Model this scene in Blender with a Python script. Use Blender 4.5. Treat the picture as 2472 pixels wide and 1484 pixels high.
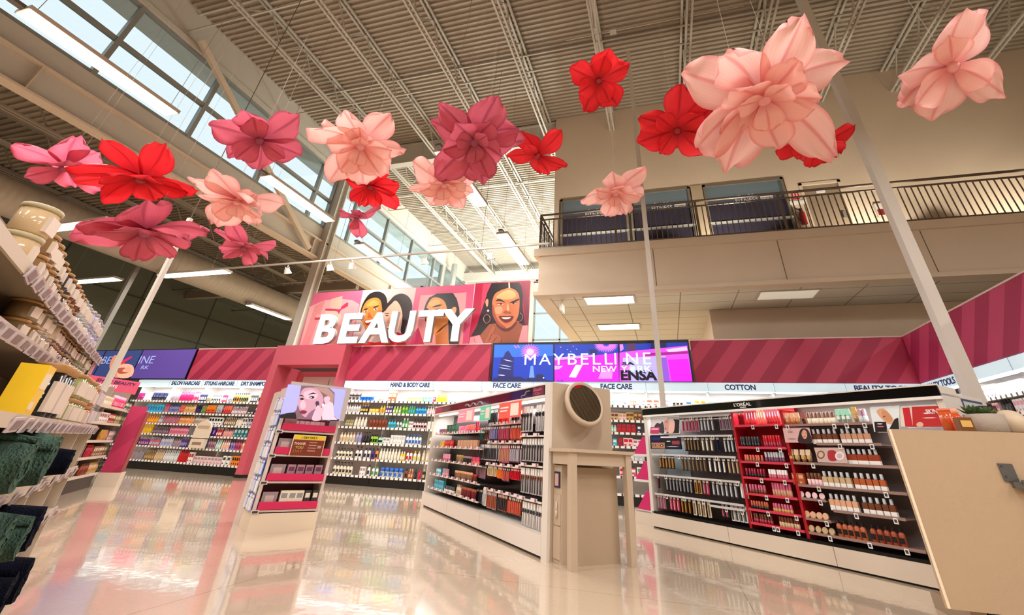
import bpy, math, random
from mathutils import Vector, Matrix
sc = bpy.context.scene
for _o in list(bpy.data.objects): bpy.data.objects.remove(_o)
COL = sc.collection
random.seed(11)
pi = math.pi

# ------------------------------------------------------------------ camera
CF, CCX, CCY = 1030.0, 1290.0, 497.0           # focal length and principal point, in pixels of the 2472x1484 frame
CR, CP, CY_ = 0.0484974, 0.5251521, -0.2901394  # roll, pitch, yaw
EYE = Vector((0, 0, 0.77))
_f = Vector((math.sin(CY_)*math.cos(CP), math.cos(CY_)*math.cos(CP), math.sin(CP)))
_r0 = Vector((math.cos(CY_), -math.sin(CY_), 0)); _u0 = _r0.cross(_f)
CRT = _r0*math.cos(CR) + _u0*math.sin(CR); CUP = -_r0*math.sin(CR) + _u0*math.cos(CR)
cam = bpy.data.cameras.new('camera'); camo = bpy.data.objects.new('camera', cam); COL.objects.link(camo)
cam.sensor_width = 36; cam.lens = CF/2472*36; cam.shift_x = (1236-CCX)/2472; cam.shift_y = (CCY-742)/2472
cam.clip_start = 0.02; cam.clip_end = 200
camo.matrix_world = Matrix(((CRT.x, CUP.x, -_f.x, EYE.x), (CRT.y, CUP.y, -_f.y, EYE.y), (CRT.z, CUP.z, -_f.z, EYE.z), (0, 0, 0, 1)))
sc.camera = camo

# ------------------------------------------------------------------ world, exposure
w = bpy.data.worlds.new('world'); sc.world = w; w.use_nodes = True
bg = w.node_tree.nodes['Background']; bg.inputs[0].default_value = (0.86, 0.95, 1.0, 1); bg.inputs[1].default_value = 1.08
sc.view_settings.view_transform = 'Standard'; sc.view_settings.look = 'None'
sc.view_settings.exposure = 0.12; sc.view_settings.gamma = 1.0; sc.view_settings.use_curve_mapping = False
sc.cycles.max_bounces = 7; sc.cycles.diffuse_bounces = 3; sc.cycles.glossy_bounces = 3; sc.cycles.transmission_bounces = 4; sc.cycles.transparent_max_bounces = 6
sc.cycles.caustics_reflective = False; sc.cycles.caustics_refractive = False
sc.cycles.use_denoising = True
sc.cycles.sample_clamp_indirect = 4.0

def area(name, loc, sx, sy, power, color=(1, .955, .905), rot=(0, 0, 0), parent=None):
    l = bpy.data.lights.new(name, 'AREA'); l.shape = 'RECTANGLE'; l.size = sx; l.size_y = sy; l.energy = power; l.color = color
    o = bpy.data.objects.new(name, l); COL.objects.link(o); o.location = loc; o.rotation_euler = rot
    if parent: o.parent = parent
    return o
# unseen store ceiling rows as bare lights; those overhead added to brighten the fascia
HI_Z = 5.5
for fx, fy, pw in ((-7.6, -2.4, 150), (-3.5, -2.4, 110), (0.6, -2.4, 100), (4.7, -2.4, 110), (-3.5, -6, 120), (-3.5, 1.0, 150), (0.6, 1.0, 130), (4.7, 1.0, 170), (8.5, 1.0, 250)):
    area('unseen_row_light', (fx, fy, HI_Z), 0.3, 2.0, pw)

# ------------------------------------------------------------------ materials
MC = {}
def s2l(c):
    return tuple((x/12.92 if x <= .04045 else ((x+.055)/1.055)**2.4) for x in c)
def hx(r, g, b): return s2l((r/255, g/255, b/255))
def mat(key, col=(.8, .8, .8), rough=.5, metal=0, emit=0, spec=.5, bump=0, bscale=200, var=0, vscale=3, coat=0, ecol=None, trans=0):
    """procedural principled material; col is sRGB 0-255"""
    if key in MC: return MC[key]
    m = bpy.data.materials.new(key); m.use_nodes = True; nt = m.node_tree; b = nt.nodes['Principled BSDF']
    c = hx(*col) + (1,)
    b.inputs['Base Color'].default_value = c; b.inputs['Roughness'].default_value = rough; b.inputs['Metallic'].default_value = metal
    b.inputs['Specular IOR Level'].default_value = spec
    if coat: b.inputs['Coat Weight'].default_value = coat; b.inputs['Coat Roughness'].default_value = .05
    if emit: b.inputs['Emission Color'].default_value = (hx(*ecol)+(1,)) if ecol else c; b.inputs['Emission Strength'].default_value = emit
    if trans: b.inputs['Transmission Weight'].default_value = trans
    if var:
        tc = nt.nodes.new('ShaderNodeTexCoord'); n = nt.nodes.new('ShaderNodeTexNoise'); n.inputs['Scale'].default_value = vscale; n.inputs['Detail'].default_value = 4
        nt.links.new(tc.outputs['Object'], n.inputs['Vector'])
        mx = nt.nodes.new('ShaderNodeMix'); mx.data_type = 'RGBA'; mx.inputs[6].default_value = tuple(x*(1-var) for x in c[:3])+(1,); mx.inputs[7].default_value = tuple(min(1, x*(1+var)) for x in c[:3])+(1,)
        nt.links.new(n.outputs[0], mx.inputs[0]); nt.links.new(mx.outputs[2], b.inputs['Base Color'])
    if bump:
        tc = nt.nodes.new('ShaderNodeTexCoord'); n = nt.nodes.new('ShaderNodeTexNoise'); n.inputs['Scale'].default_value = bscale
        nt.links.new(tc.outputs['Object'], n.inputs['Vector']); bp = nt.nodes.new('ShaderNodeBump'); bp.inputs['Strength'].default_value = bump; bp.inputs['Distance'].default_value = .01
        nt.links.new(n.outputs[0], bp.inputs['Height']); nt.links.new(bp.outputs[0], b.inputs['Normal'])
    MC[key] = m; return m
def M(*c, **k):
    """plain coloured satin material, keyed by its colour"""
    r = k.get('rough', .45); e = k.get('emit', 0)
    return mat('c%d_%d_%d_%g_%g_%g' % (c[0], c[1], c[2], r, e, k.get('metal', 0)), c, **k)

def nodes(key):
    m = bpy.data.materials.new(key); m.use_nodes = True; MC[key] = m
    return m, m.node_tree, m.node_tree.nodes['Principled BSDF']
def mixc(nt, fac, a, b):
    mx = nt.nodes.new('ShaderNodeMix'); mx.data_type = 'RGBA'
    if isinstance(fac, (int, float)): mx.inputs[0].default_value = fac
    else: nt.links.new(fac, mx.inputs[0])
    for i, v in ((6, a), (7, b)):
        if isinstance(v, tuple): mx.inputs[i].default_value = (v+(1,))[:4]
        else: nt.links.new(v, mx.inputs[i])
    return mx.outputs[2]
def mth(nt, op, a, b=0, clamp=False):
    n = nt.nodes.new('ShaderNodeMath'); n.operation = op; n.use_clamp = clamp
    for i, v in ((0, a), (1, b)):
        if isinstance(v, (int, float)): n.inputs[i].default_value = v
        else: nt.links.new(v, n.inputs[i])
    return n.outputs[0]

# ------------------------------------------------------------------ mesh helpers
class MB:
    def __init__(s): s.v = []; s.f = []; s.m = []; s.ms = []; s.uv = None; s.sm = []
    def mi(s, m):
        if m not in s.ms: s.ms.append(m)
        return s.ms.index(m)
    def add(s, vs, fs, m, T=None, smooth=False):
        k = len(s.v); i = s.mi(m)
        s.v += [tuple(T @ Vector(v)) for v in vs] if T else [tuple(v) for v in vs]
        s.f += [tuple(k+j for j in f) for f in fs]; s.m += [i]*len(fs); s.sm += [smooth]*len(fs)
        return s
    def box(s, x0, x1, y0, y1, z0, z1, m, T=None):
        vs = [(x, y, z) for z in (z0, z1) for y in (y0, y1) for x in (x0, x1)]
        return s.add(vs, [(0, 2, 3, 1), (4, 5, 7, 6), (0, 1, 5, 4), (2, 6, 7, 3), (0, 4, 6, 2), (1, 3, 7, 5)], m, T)
    def quad(s, a, b, c, d, m): return s.add([a, b, c, d], [(0, 1, 2, 3)], m)
    def lathe(s, prof, m, n=12, T=None, cx=0, cy=0, smooth=True, sy=1.0):
        """prof: (radius, z[, material]) from bottom to top"""
        vs = []; fs = []
        for r, z in [(p[0], p[1]) for p in prof]:
            vs += [(cx+r*math.cos(2*pi*k/n), cy+sy*r*math.sin(2*pi*k/n), z) for k in range(n)]
        k0 = len(s.v); s.v += [tuple(T @ Vector(v)) for v in vs] if T else vs
        for j in range(len(prof)-1):
            mm = prof[j][2] if len(prof[j]) > 2 else m; i = s.mi(mm)
            for k in range(n):
                k2 = (k+1) % n; s.f.append((k0+j*n+k, k0+j*n+k2, k0+(j+1)*n+k2, k0+(j+1)*n+k)); s.m.append(i); s.sm.append(smooth)
        for j, rev in ((0, True), (len(prof)-1, False)):
            if prof[j][0] > 1e-4:
                f = [k0+j*n+k for k in range(n)]; s.f.append(tuple(reversed(f)) if rev else tuple(f)); s.m.append(s.mi(m if rev or len(prof[j-1]) < 3 else prof[j-1][2])); s.sm.append(False)
        return s
    def tube(s, pts, r, m, n=6, smooth=True):
        pts = [Vector(p) for p in pts]
        for a, b in zip(pts, pts[1:]):
            d = b-a; L = d.length
            if L < 1e-6: continue
            T = Matrix.Translation(a) @ d.to_track_quat('Z', 'Y').to_matrix().to_4x4()
            s.lathe([(r, 0), (r, L)], m, n, T, smooth=smooth)
        return s
    def bar(s, a, b, wx, wy, m):
        """rectangular bar from a to b"""
        a = Vector(a); b = Vector(b); d = b-a
        T = Matrix.Translation(a) @ d.to_track_quat('Z', 'Y').to_matrix().to_4x4()
        return s.box(-wx/2, wx/2, -wy/2, wy/2, 0, d.length, m, T)
    def prism(s, poly, y0, y1, m, T=None):
        """poly in (x,z) extruded along y"""
        n = len(poly); vs = [(x, y0, z) for x, z in poly]+[(x, y1, z) for x, z in poly]
        fs = [tuple(range(n)), tuple(reversed(range(n, 2*n)))]+[(i, n+i, n+(i+1) % n, (i+1) % n) for i in range(n)]
        return s.add(vs, fs, m, T)
    def mesh(s, name):
        me = bpy.data.meshes.new(name); me.from_pydata(s.v, [], s.f)
        for m in s.ms: me.materials.append(m)
        me.polygons.foreach_set('material_index', s.m); me.polygons.foreach_set('use_smooth', s.sm)
        me.update(); return me
    def build(s, name, parent=None, **k):
        return obj(name, s.mesh(name), parent, **k)

def obj(name, me, parent=None, label=None, cat=None, group=None, kind=None, loc=None, rz=None):
    o = bpy.data.objects.new(name, me); COL.objects.link(o)
    if parent: o.parent = parent
    if loc: o.location = loc
    if rz is not None: o.rotation_euler = (0, 0, rz)
    if label: o['label'] = label
    if cat: o['category'] = cat
    if group: o['group'] = group
    if kind: o['kind'] = kind
    return o
def thing(name, label, cat, loc=(0, 0, 0), rz=0, group=None):
    return obj(name, None, None, label, cat, group, None, loc, rz)
def struct(mb, name, parent=None):
    return mb.build(name, parent, kind=None if parent else 'structure')

# pixel of the photograph -> point on a plane of the place (used to read sizes off the picture)
def ray(u, v): return CRT*((u-CCX)/CF) - CUP*((v-CCY)/CF) + _f
def on(u, v, axis, val):
    d = ray(u, v); return EYE + d*((val-EYE[axis])/d[axis])
def proj_u(P):
    q = Vector(P)-EYE; return CCX+CF*(q.dot(CRT))/(q.dot(_f))
class Frame:
    """a fixture's own axes: x along its front (left to right as one faces it), y into it, z up"""
    def __init__(s, ox, oy, rz): s.o = Vector((ox, oy, 0)); s.rz = rz; s.a = Vector((math.cos(rz), math.sin(rz), 0)); s.b = Vector((-math.sin(rz), math.cos(rz), 0))
    def w(s, x, y, z): return s.o+s.a*x+s.b*y+Vector((0, 0, z))
    def xu(s, u, z, y=0.0):
        lo, hi = -16.0, 8.0
        if s.rz < -.5 or s.rz > .5: lo, hi = s.lim
        for _ in range(40):
            mid = (lo+hi)/2
            if proj_u(s.w(mid, y, z)) < u: lo = mid
            else: hi = mid
        return (lo+hi)/2
    lim = (-5, 5)
def text_mesh(body, size, extrude=.002, offset=0, align='CENTER', spacing=1.0, mt=None, name='lettering', shear=0):
    cu = bpy.data.curves.new(name, 'FONT'); cu.body = body; cu.size = size; cu.extrude = extrude; cu.offset = offset; cu.align_x = align; cu.space_character = spacing; cu.shear = shear
    cu.resolution_u = 3
    o = bpy.data.objects.new(name, cu); COL.objects.link(o)
    dg = bpy.context.evaluated_depsgraph_get(); me = bpy.data.meshes.new_from_object(o.evaluated_get(dg))
    bpy.data.objects.remove(o); bpy.data.curves.remove(cu)
    me.materials.clear(); me.materials.append(mt or M(20, 25, 70))
    # text lies in xy facing +z -> stand it up facing -y
    me.transform(Matrix.Rotation(pi/2, 4, 'X')); me.name = name
    return me

def bounds(me):
    xs = [v.co.x for v in me.vertices]; zs = [v.co.z for v in me.vertices]; return min(xs), max(xs), min(zs), max(zs)
def fit_text(body, x0, x1, z0, z1, y=0, mt=None, offset=0, extrude=.002, parent=None, name='lettering', spacing=1.0, shear=0):
    """lettering stretched to the box x0..x1, z0..z1 on a face looking to -y (shapes the size read off the picture)"""
    me = text_mesh(body, 1.0, extrude, offset, 'LEFT', spacing, mt, name, shear); a, b, c, d = bounds(me)
    me.transform(Matrix.Diagonal(((x1-x0)/(b-a), 1, (z1-z0)/(d-c), 1)) @ Matrix.Translation((-a, 0, -c)))
    o = obj(name, me, parent); o.location = (x0, y, z0); return o
def smooth_poly(pts, n=4):
    out = []; N = len(pts)
    for i in range(N):
        p0, p1, p2, p3 = (Vector(pts[(i+k-1) % N]) for k in range(4))
        for j in range(n):
            t = j/n; out.append(.5*((2*p1)+(p2-p0)*t+(2*p0-5*p1+4*p2-p3)*t*t+(3*p1-p0-3*p2+p3)*t**3))
    return [(p.x, p.y) for p in out]
def ell(cx, cy, rx, ry, n=14, a0=0): return [(cx+rx*math.cos(a0+2*pi*k/n), cy+ry*math.sin(a0+2*pi*k/n)) for k in range(n)]
def stroke(a, b, w):
    """thin tapered stroke as polygon"""
    (x0, y0), (x1, y1) = a, b; dx, dy = x1-x0, y1-y0; L = math.hypot(dx, dy) or 1; nx, ny = -dy/L*w/2, dx/L*w/2
    return [(x0, y0), (x0+dx*.3+nx, y0+dy*.3+ny), (x0+dx*.7+nx, y0+dy*.7+ny), (x1, y1), (x0+dx*.7-nx, y0+dy*.7-ny), (x0+dx*.3-nx, y0+dy*.3-ny)]
def art(name, P0, N, crop, shapes, parent, inv=None, emit=0, eps=.0007, rough=.4):
    """a flat printed picture: layered colour shapes lying on the plane through P0 with normal N (towards the viewer).
    crop = (ox, oy, s): the shapes were traced at s-fold size from (ox, oy) of the photograph"""
    P0 = Vector(P0); N = Vector(N).normalized(); ox, oy, s = crop; mb = MB(); W = inv or Matrix()
    for k, sh in enumerate(shapes):
        col, pts = sh[0], sh[1]; sm = len(sh) > 2 and sh[2]
        if sm: pts = smooth_poly(pts)
        vs = []
        for x, y in pts:
            d = ray(ox+x/s, oy+y/s); t = (P0-EYE).dot(N)/d.dot(N); vs.append(W @ (EYE+d*t+N*eps*(k+1)))
        mb.add(vs, [tuple(range(len(vs)))], M(*col, rough=rough, emit=emit))
    return mb.build(name, parent)
# ================================================================== SETTING
# ---- polished floor
m, nt, b = nodes('polished_terrazzo')
tc = nt.nodes.new('ShaderNodeTexCoord')
def noise(nt, vec, sc_, det=2):
    n = nt.nodes.new('ShaderNodeTexNoise'); n.inputs['Scale'].default_value = sc_; n.inputs['Detail'].default_value = det; nt.links.new(vec, n.inputs['Vector']); return n.outputs[0]
vo = nt.nodes.new('ShaderNodeTexVoronoi'); vo.inputs['Scale'].default_value = 60; nt.links.new(tc.outputs['Object'], vo.inputs['Vector'])
sp = mth(nt, 'LESS_THAN', vo.outputs['Distance'], .16)
big = noise(nt, tc.outputs['Object'], .8, 4); fine = noise(nt, tc.outputs['Object'], 45, 3)
base = mixc(nt, big, hx(196, 176, 150), hx(220, 203, 180)); base = mixc(nt, mth(nt, 'MULTIPLY', fine, .35), base, hx(170, 145, 120))
base = mixc(nt, mth(nt, 'MULTIPLY', sp, .25), base, hx(140, 110, 90))
sep = nt.nodes.new('ShaderNodeSeparateXYZ'); nt.links.new(tc.outputs['Object'], sep.inputs[0])
ln = 0
seams = []
for i, off in ((0, .77), (1, .55)):
    t = mth(nt, 'ABSOLUTE', mth(nt, 'SUBTRACT', mth(nt, 'FRACT', mth(nt, 'DIVIDE', mth(nt, 'ADD', sep.outputs[i], 40+off), 3.05)), .5))
    seams.append(mth(nt, 'LESS_THAN', t, .0013))
base = mixc(nt, mth(nt, 'MULTIPLY', mth(nt, 'MAXIMUM', seams[0], seams[1]), .5), base, hx(120, 95, 75))
nt.links.new(base, b.inputs['Base Color'])
b.inputs['Specular IOR Level'].default_value = .9; b.inputs['Coat Weight'].default_value = .7; b.inputs['Coat Roughness'].default_value = .04; b.inputs['Coat IOR'].default_value = 1.6
rg = mth(nt, 'ADD', mth(nt, 'MULTIPLY', big, .12), .09); nt.links.new(rg, b.inputs['Roughness'])
bp = nt.nodes.new('ShaderNodeBump'); bp.inputs['Strength'].default_value = .04; bp.inputs['Distance'].default_value = .02
mp = nt.nodes.new('ShaderNodeMapping'); nt.links.new(tc.outputs['Object'], mp.inputs[0]); nt.links.new(noise(nt, mp.outputs[0], 7, 2), bp.inputs['Height'])
nt.links.new(bp.outputs[0], b.inputs['Normal']); nt.links.new(bp.outputs[0], b.inputs['Coat Normal'])
struct(MB().box(-21, 13.3, -9.3, 25.3, -.2, 0, m), 'floor')

GW = mat('painted_grey_wall', (196, 190, 178), .7, bump=.05, var=.04)
BEIGE = mat('beige_wall_paint', (214, 196, 174), .75, bump=.08, bscale=90, var=.03)
STEEL = mat('painted_steel', (186, 180, 168), .5)
DECK = mat('painted_roof_deck', (162, 150, 134), .6, var=.05)
DARKST = mat('old_roof_steel', (150, 138, 122), .6)
MULL = mat('window_frame_metal', (150, 152, 146), .4, metal=.3)

XC, ZD = -11.0, 10.65
# ---- corrugated roof deck: ribs along x
def deck(name, x0, x1, y0, y1, z, pitch=.15, m=DECK, parent=None):
    mb = MB(); n = int((y1-y0)/pitch); vs = []
    for i in range(n):
        y = y0+i*pitch
        for dy, dz in ((0, 0), (.06, 0), (.075, .055), (.135, .055)):
            vs += [(x0, y+dy, z+dz), (x1, y+dy, z+dz)]
    fs = [(2*i, 2*i+1, 2*i+3, 2*i+2) for i in range(len(vs)//2-1)]
    mb.add(vs, fs, m); return struct(mb, name, parent)
deck('ceiling', XC, 13, -9, 25, ZD)
deck('ceiling', -21, XC-.2, -9, 25, 7.05, m=mat('old_roof_deck', (150, 136, 118), .7))
# ---- open web joists
def joist_mesh(name, y0, y1, zb, zt, m, step=.62):
    mb = MB()
    for s in (-.06, .06):
        mb.box(s-.025, s+.025, y0, y1, zb, zb+.05, m); mb.box(s-.03, s+.03, y0, y1, zt-.05, zt, m)
    y = y0; k = 0
    while y+step < y1:
        a, b_ = (zb+.03, zt-.03) if k % 2 == 0 else (zt-.03, zb+.03)
        mb.bar((0, y, a), (0, y+step, b_), .03, .03, m); y += step; k += 1
    return mb.mesh(name)
jm = joist_mesh('roof_joist', -8, 11, ZD-.85, ZD-.02, STEEL); jf = joist_mesh('roof_joist', 11.2, 24.5, ZD-.85, ZD-.02, STEEL)
for i, x in enumerate((-9.0, -6.95, -4.9, -2.87, -.75, 1.46, 3.3, 5.15, 6.95, 8.75)):
    names = ['nearest the clerestory windows', 'second from the clerestory windows', 'third from the clerestory windows', 'fourth from the clerestory, above the dark rose flower', 'above the upper red flower', 'between the red and big pink flower', 'above the big pink flower', 'just right of the tall white pole', 'behind the far right pink flower', 'at the far right edge of the ceiling']
    obj('roof_joist', jm, label='open-web steel roof joist '+names[i], cat='joist', loc=(x, 0, 0))
for i, x in enumerate((-9.0, -6.95, -4.9, -2.87)):
    obj('roof_joist', jf, label='bright open-web joist beyond the cross girder, '+('nearest the far windows', 'second from the far windows', 'carrying the lit strip lights', 'nearest the mezzanine')[i], cat='joist', loc=(x, 0, 0))
# bridging angles across the joists
for i, y in enumerate((1.4, 4.6, 7.9)):
    mb = MB()
    for z in (ZD-.8, ZD-.12): mb.box(XC, 13, y-.02, y+.02, z, z+.04, STEEL)
    mb.build('bridging_bar', label='thin steel bridging crossing under the roof joists, '+('nearest the photographer', 'middle run', 'run nearest the mezzanine wall')[i], cat='steel bar')
for i, y in enumerate((14.2, 18)):
    mb = MB()
    for z in (ZD-.8, ZD-.12): mb.box(XC, -2.5, y-.02, y+.02, z, z+.04, STEEL)
    mb.build('bridging_bar', label='thin steel bridging in the bright far ceiling, '+('nearer run', 'farther run')[i], cat='steel bar')
mb = MB(); mb.box(XC, -2.0, 10.95, 11.0, 9.75, 10.6, GW); mb.box(XC, -2.0, 10.85, 11.12, 9.72, 9.78, STEEL); mb.box(XC, -2, 10.85, 11.12, 10.55, 10.6, STEEL)
struct(mb, 'trim_1')
# far cross girders, x-direction, in the bright hall
for k, (y, z) in enumerate(((22.5, 9.6),)):
    struct(MB().box(XC, -2, y, y+.25, z, z+.5, GW), 'trim_%d' % (k+2))
# ---- clerestory wall
mb = MB()
mb.box(XC-.25, XC, -9, 25, 6.84, 7.33, GW)          # sill band
mb.box(XC-.25, XC, -9, 25, 9.62, ZD+.1, GW)         # head band
mb.box(XC-.02, XC+.06, -9, 25, 9.6, 9.72, GW)
for y in (11.0, 19.9): mb.box(XC-.25, XC, y, y+.28, 7.33, 9.62, GW)
struct(mb, 'wall_left')
# steel beam under the sill
mb = MB(); mb.box(XC-.03, XC+.02, -9, 25, 6.28, 6.84, GW)
for z in (6.2, 6.8): mb.box(XC-.15, XC+.14, -9, 25, z, z+.05, BEIGE)
for y in (3.0, 10.6, 15.4): mb.box(XC+.0, XC+.13, y, y+.02, 6.25, 6.8, BEIGE)
struct(mb, 'trim_4')
GL = bpy.data.materials.new('window_glass'); GL.use_nodes = True; nt = GL.node_tree; nt.nodes.clear()
o_ = nt.nodes.new('ShaderNodeOutputMaterial'); tr = nt.nodes.new('ShaderNodeBsdfTransparent'); tr.inputs[0].default_value = (.93, .97, .97, 1); gl = nt.nodes.new('ShaderNodeBsdfGlossy'); gl.inputs['Roughness'].default_value = .02
mx = nt.nodes.new('ShaderNodeMixShader'); mx.inputs[0].default_value = .06; nt.links.new(tr.outputs[0], mx.inputs[1]); nt.links.new(gl.outputs[0], mx.inputs[2]); nt.links.new(mx.outputs[0], o_.inputs[0])
mull = [-4.9, -2.75, -.6, 1.52, 3.67, 5.82, 7.97, 10.15]
def clere(y0, y1, muls, n, z0=7.33, z1=9.62, zm=8.42, x=XC-.08):
    r = thing('window_%d' % n, '', ''); r.pop('label', None); r.pop('category', None); r['kind'] = 'structure'
    for k in list(r.keys()):
        if k != 'kind': del r[k]
    mb = MB()
    for z in (z0, z1-.09): mb.box(x-.06, x+.06, y0, y1, z, z+.09, MULL)
    mb.box(x-.06, x+.06, y0, y1, zm-.04, zm+.05, MULL)
    for y in [y0+.04]+list(muls)+[y1-.04]: mb.box(x-.07, x+.07, y-.05, y+.05, z0, z1, MULL)
    mb.build('window_frame', r)
    MB().box(x-.012, x+.002, y0, y1, z0, z1, GL).build('window_pane', r)
clere(-9, 11.0, mull, 1)
clere(11.28, 19.9, [12.25, 14.45, 16.6, 18.9], 2)
clere(20.18, 25, [21.5, 23.2], 3)
# diagonal brace across the clerestory, and the roof canopy outside the glass
b1, b2 = on(478, 100, 0, XC+.1), on(740, 600, 0, XC+.1)
MB().bar((XC+.2, b1.y, b1.z), (XC+.2, b2.y, b2.z), .1, .16, BEIGE).build('diagonal_brace', label='beige steel brace slanting down across the clerestory windows', cat='brace')
struct(MB().box(XC-1.35, XC-.25, -9, 25, 9.95, 10.1, mat('canopy_soffit', (225, 230, 228), .8, var=.05)), 'trim_5')
struct(MB().box(XC-1.45, XC-1.37, -9, 25, 6.9, 7.05, GW), 'trim_6')
# ---- column at the end of the near clerestory
mb = MB(); c0 = (XC+.12, 11.12)
for dy in (-.14, .14): mb.box(c0[0]-.14, c0[0]+.14, c0[1]+dy-.02, c0[1]+dy+.02, 0, 9.75, GW)
mb.box(c0[0]-.02, c0[0]+.02, c0[1]-.14, c0[1]+.14, 0, 9.75, GW)
mb.build('steel_column', label='tall beige steel column behind the left end of the BEAUTY sign', cat='column')
mb = MB().lathe([(.16, 0), (.16, 9.7)], mat('white_column', (225, 232, 232), .5), 20, cx=XC+.5, cy=20.2)
mb.build('round_column', label='round pale column beside the far clerestory windows above the BEAUTY sign', cat='column')
# ---- low roof area on the left
OLD = mat('olive_dark_wall', (98, 99, 84), .8, var=.08)
mb = MB().box(-20.4, -20, -9, 25, 0, 7.2, OLD)
for z in (4.4, 5.5): mb.box(-20.0, -19.96, -9, 25, z, z+.04, mat('panel_joint', (70, 70, 60), .8))
for y in range(-6, 25, 3): mb.box(-20.0, -19.97, y, y+.03, 0, 7, MC['panel_joint'])
struct(mb, 'wall_far_left')
lm = joist_mesh('low_roof_joist', -8, 24.5, 6.35, 7.02, DARKST, .55)
for i, x in enumerate((-12.3, -13.9, -15.5, -17.1, -18.7)):
    obj('low_roof_joist', lm, label='brown open-web joist under the lower left roof, '+('closest to the grey clerestory beam', 'second from the clerestory beam', 'above the round duct', 'just left of the round duct', 'farthest left')[i], cat='joist', loc=(x, 0, 0))
for i, y in enumerate((2.0, 13.6)):
    MB().box(-20, XC-.2, y, y+.2, 6.05, 6.35, DARKST).build('cross_girder', label=('brown cross girder of the lower left roof, near', 'brown cross girder of the lower left roof, behind the strip lights')[i], cat='girder')
for i, (y, z) in enumerate(((6, 6.2), (13, 6.22), (16, 6.2))):
    MB().tube([(-20, y, z), (XC-.3, y, z)], .03, DARKST).build('sprinkler_pipe', label='thin pipe under the lower left roof, '+('nearest run', 'middle run', 'farthest run')[i], cat='pipe')
m, nt, b = nodes('spiral_duct_metal'); b.inputs['Base Color'].default_value = hx(178, 164, 146)+(1,); b.inputs['Roughness'].default_value = .55; b.inputs['Metallic'].default_value = .1
tc = nt.nodes.new('ShaderNodeTexCoord'); wv = nt.nodes.new('ShaderNodeTexWave'); wv.bands_direction = 'Y'; wv.inputs['Scale'].default_value = 2.1; nt.links.new(tc.outputs['Object'], wv.inputs[0])
bp = nt.nodes.new('ShaderNodeBump'); bp.inputs['Strength'].default_value = .4; bp.inputs['Distance'].default_value = .02; nt.links.new(wv.outputs[1], bp.inputs['Height']); nt.links.new(bp.outputs[0], b.inputs['Normal'])
T = Matrix.Translation((-14.5, -8, 5.5)) @ Matrix.Rotation(-pi/2, 4, 'X')
MB().lathe([(.44, 0), (.44, 28)], m, 28, T).build('round_duct', label='long round spiral air duct under the lower left roof', cat='duct')
# ---- end of the hall
mb = MB(); mb.box(-20, 13, 25, 25.3, 0, 3.4, BEIGE); mb.box(-20, 13, 25, 25.3, 9.6, 11, GW)
for x in (XC+.0, -7.5, -4, -.5, 3): mb.box(x, x+.3, 25, 25.3, 3.4, 9.6, GW)
mb.box(-20, XC, 25, 25.3, 3.4, 9.6, OLD)
struct(mb, 'wall_back')
r = obj('window_4', None, kind='structure'); mb = MB()
for x in (XC+.3, -7.2, -3.7, -.2):
    for xx in (x, x+1.6, x+3.1): mb.box(xx, xx+.08, 25.1, 25.2, 3.4, 9.6, MULL)
    for z in (3.4, 5.0, 6.6, 8.2, 13): mb.box(x, x+3.2, 25.1, 25.2, z, z+.08, MULL)
mb.build('window_frame', r); MB().box(XC+.3, 3, 25.14, 25.15, 3.4, 9.6, GL).build('window_pane', r)

# ---- mezzanine
MZ = -2.62; YF = 9.4
mb = MB(); mb.box(MZ, 13, YF, YF+.2, 4.06, 4.99, BEIGE)             # fascia
mb.box(MZ-.12, 13, YF-.06, YF+.2, 4.98, 5.17, BEIGE); mb.box(MZ-.1, 13, YF-.05, YF+.2, 3.98, 4.07, BEIGE)
mb.box(MZ, MZ+.2, YF+.2, 25, 4.05, 5.0, BEIGE); mb.box(MZ-.12, MZ+.2, YF+.2, 25, 4.981, 5.169, BEIGE); mb.box(MZ-.1, MZ+.25, YF+.2, 25, 3.981, 4.069, BEIGE)
mb.box(MZ+.2, 13, YF+.2, 25, 5.0, 5.16, BEIGE)
JT = mat('expansion_joint', (120, 105, 90), .8)
for x in (.1, 2.7, 5.3): mb.box(x-.008, x+.008, YF-.004, YF, 4.08, 4.97, JT)
struct(mb, 'wall_mezzanine')
# ceiling tiles under the mezzanine
m, nt, b = nodes('ceiling_tiles'); tc = nt.nodes.new('ShaderNodeTexCoord'); sep = nt.nodes.new('ShaderNodeSeparateXYZ'); nt.links.new(tc.outputs['Object'], sep.inputs[0])
gs = []
for i, p, off in ((0, 1.2, .0), (1, .61, .0)):
    t = mth(nt, 'ABSOLUTE', mth(nt, 'SUBTRACT', mth(nt, 'FRACT', mth(nt, 'DIVIDE', mth(nt, 'ADD', sep.outputs[i], 60+off), p)), .5)); gs.append(mth(nt, 'LESS_THAN', t, .022/p/2+.002))
g = mth(nt, 'MAXIMUM', gs[0], gs[1])
cc = mixc(nt, noise(nt, tc.outputs['Object'], 150, 2), hx(196, 186, 168), hx(228, 218, 200)); nt.links.new(mixc(nt, g, cc, hx(150, 138, 120)), b.inputs['Base Color']); b.inputs['Roughness'].default_value = .9
struct(MB().box(MZ+.1, 13, YF+.1, 25, 4.0, 4.04, m), 'ceiling')
mb = MB(); mb.box(1.3, 13, 11.1, 14.3, 0, 4.0, BEIGE)
struct(mb, 'wall_lower_back')
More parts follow.
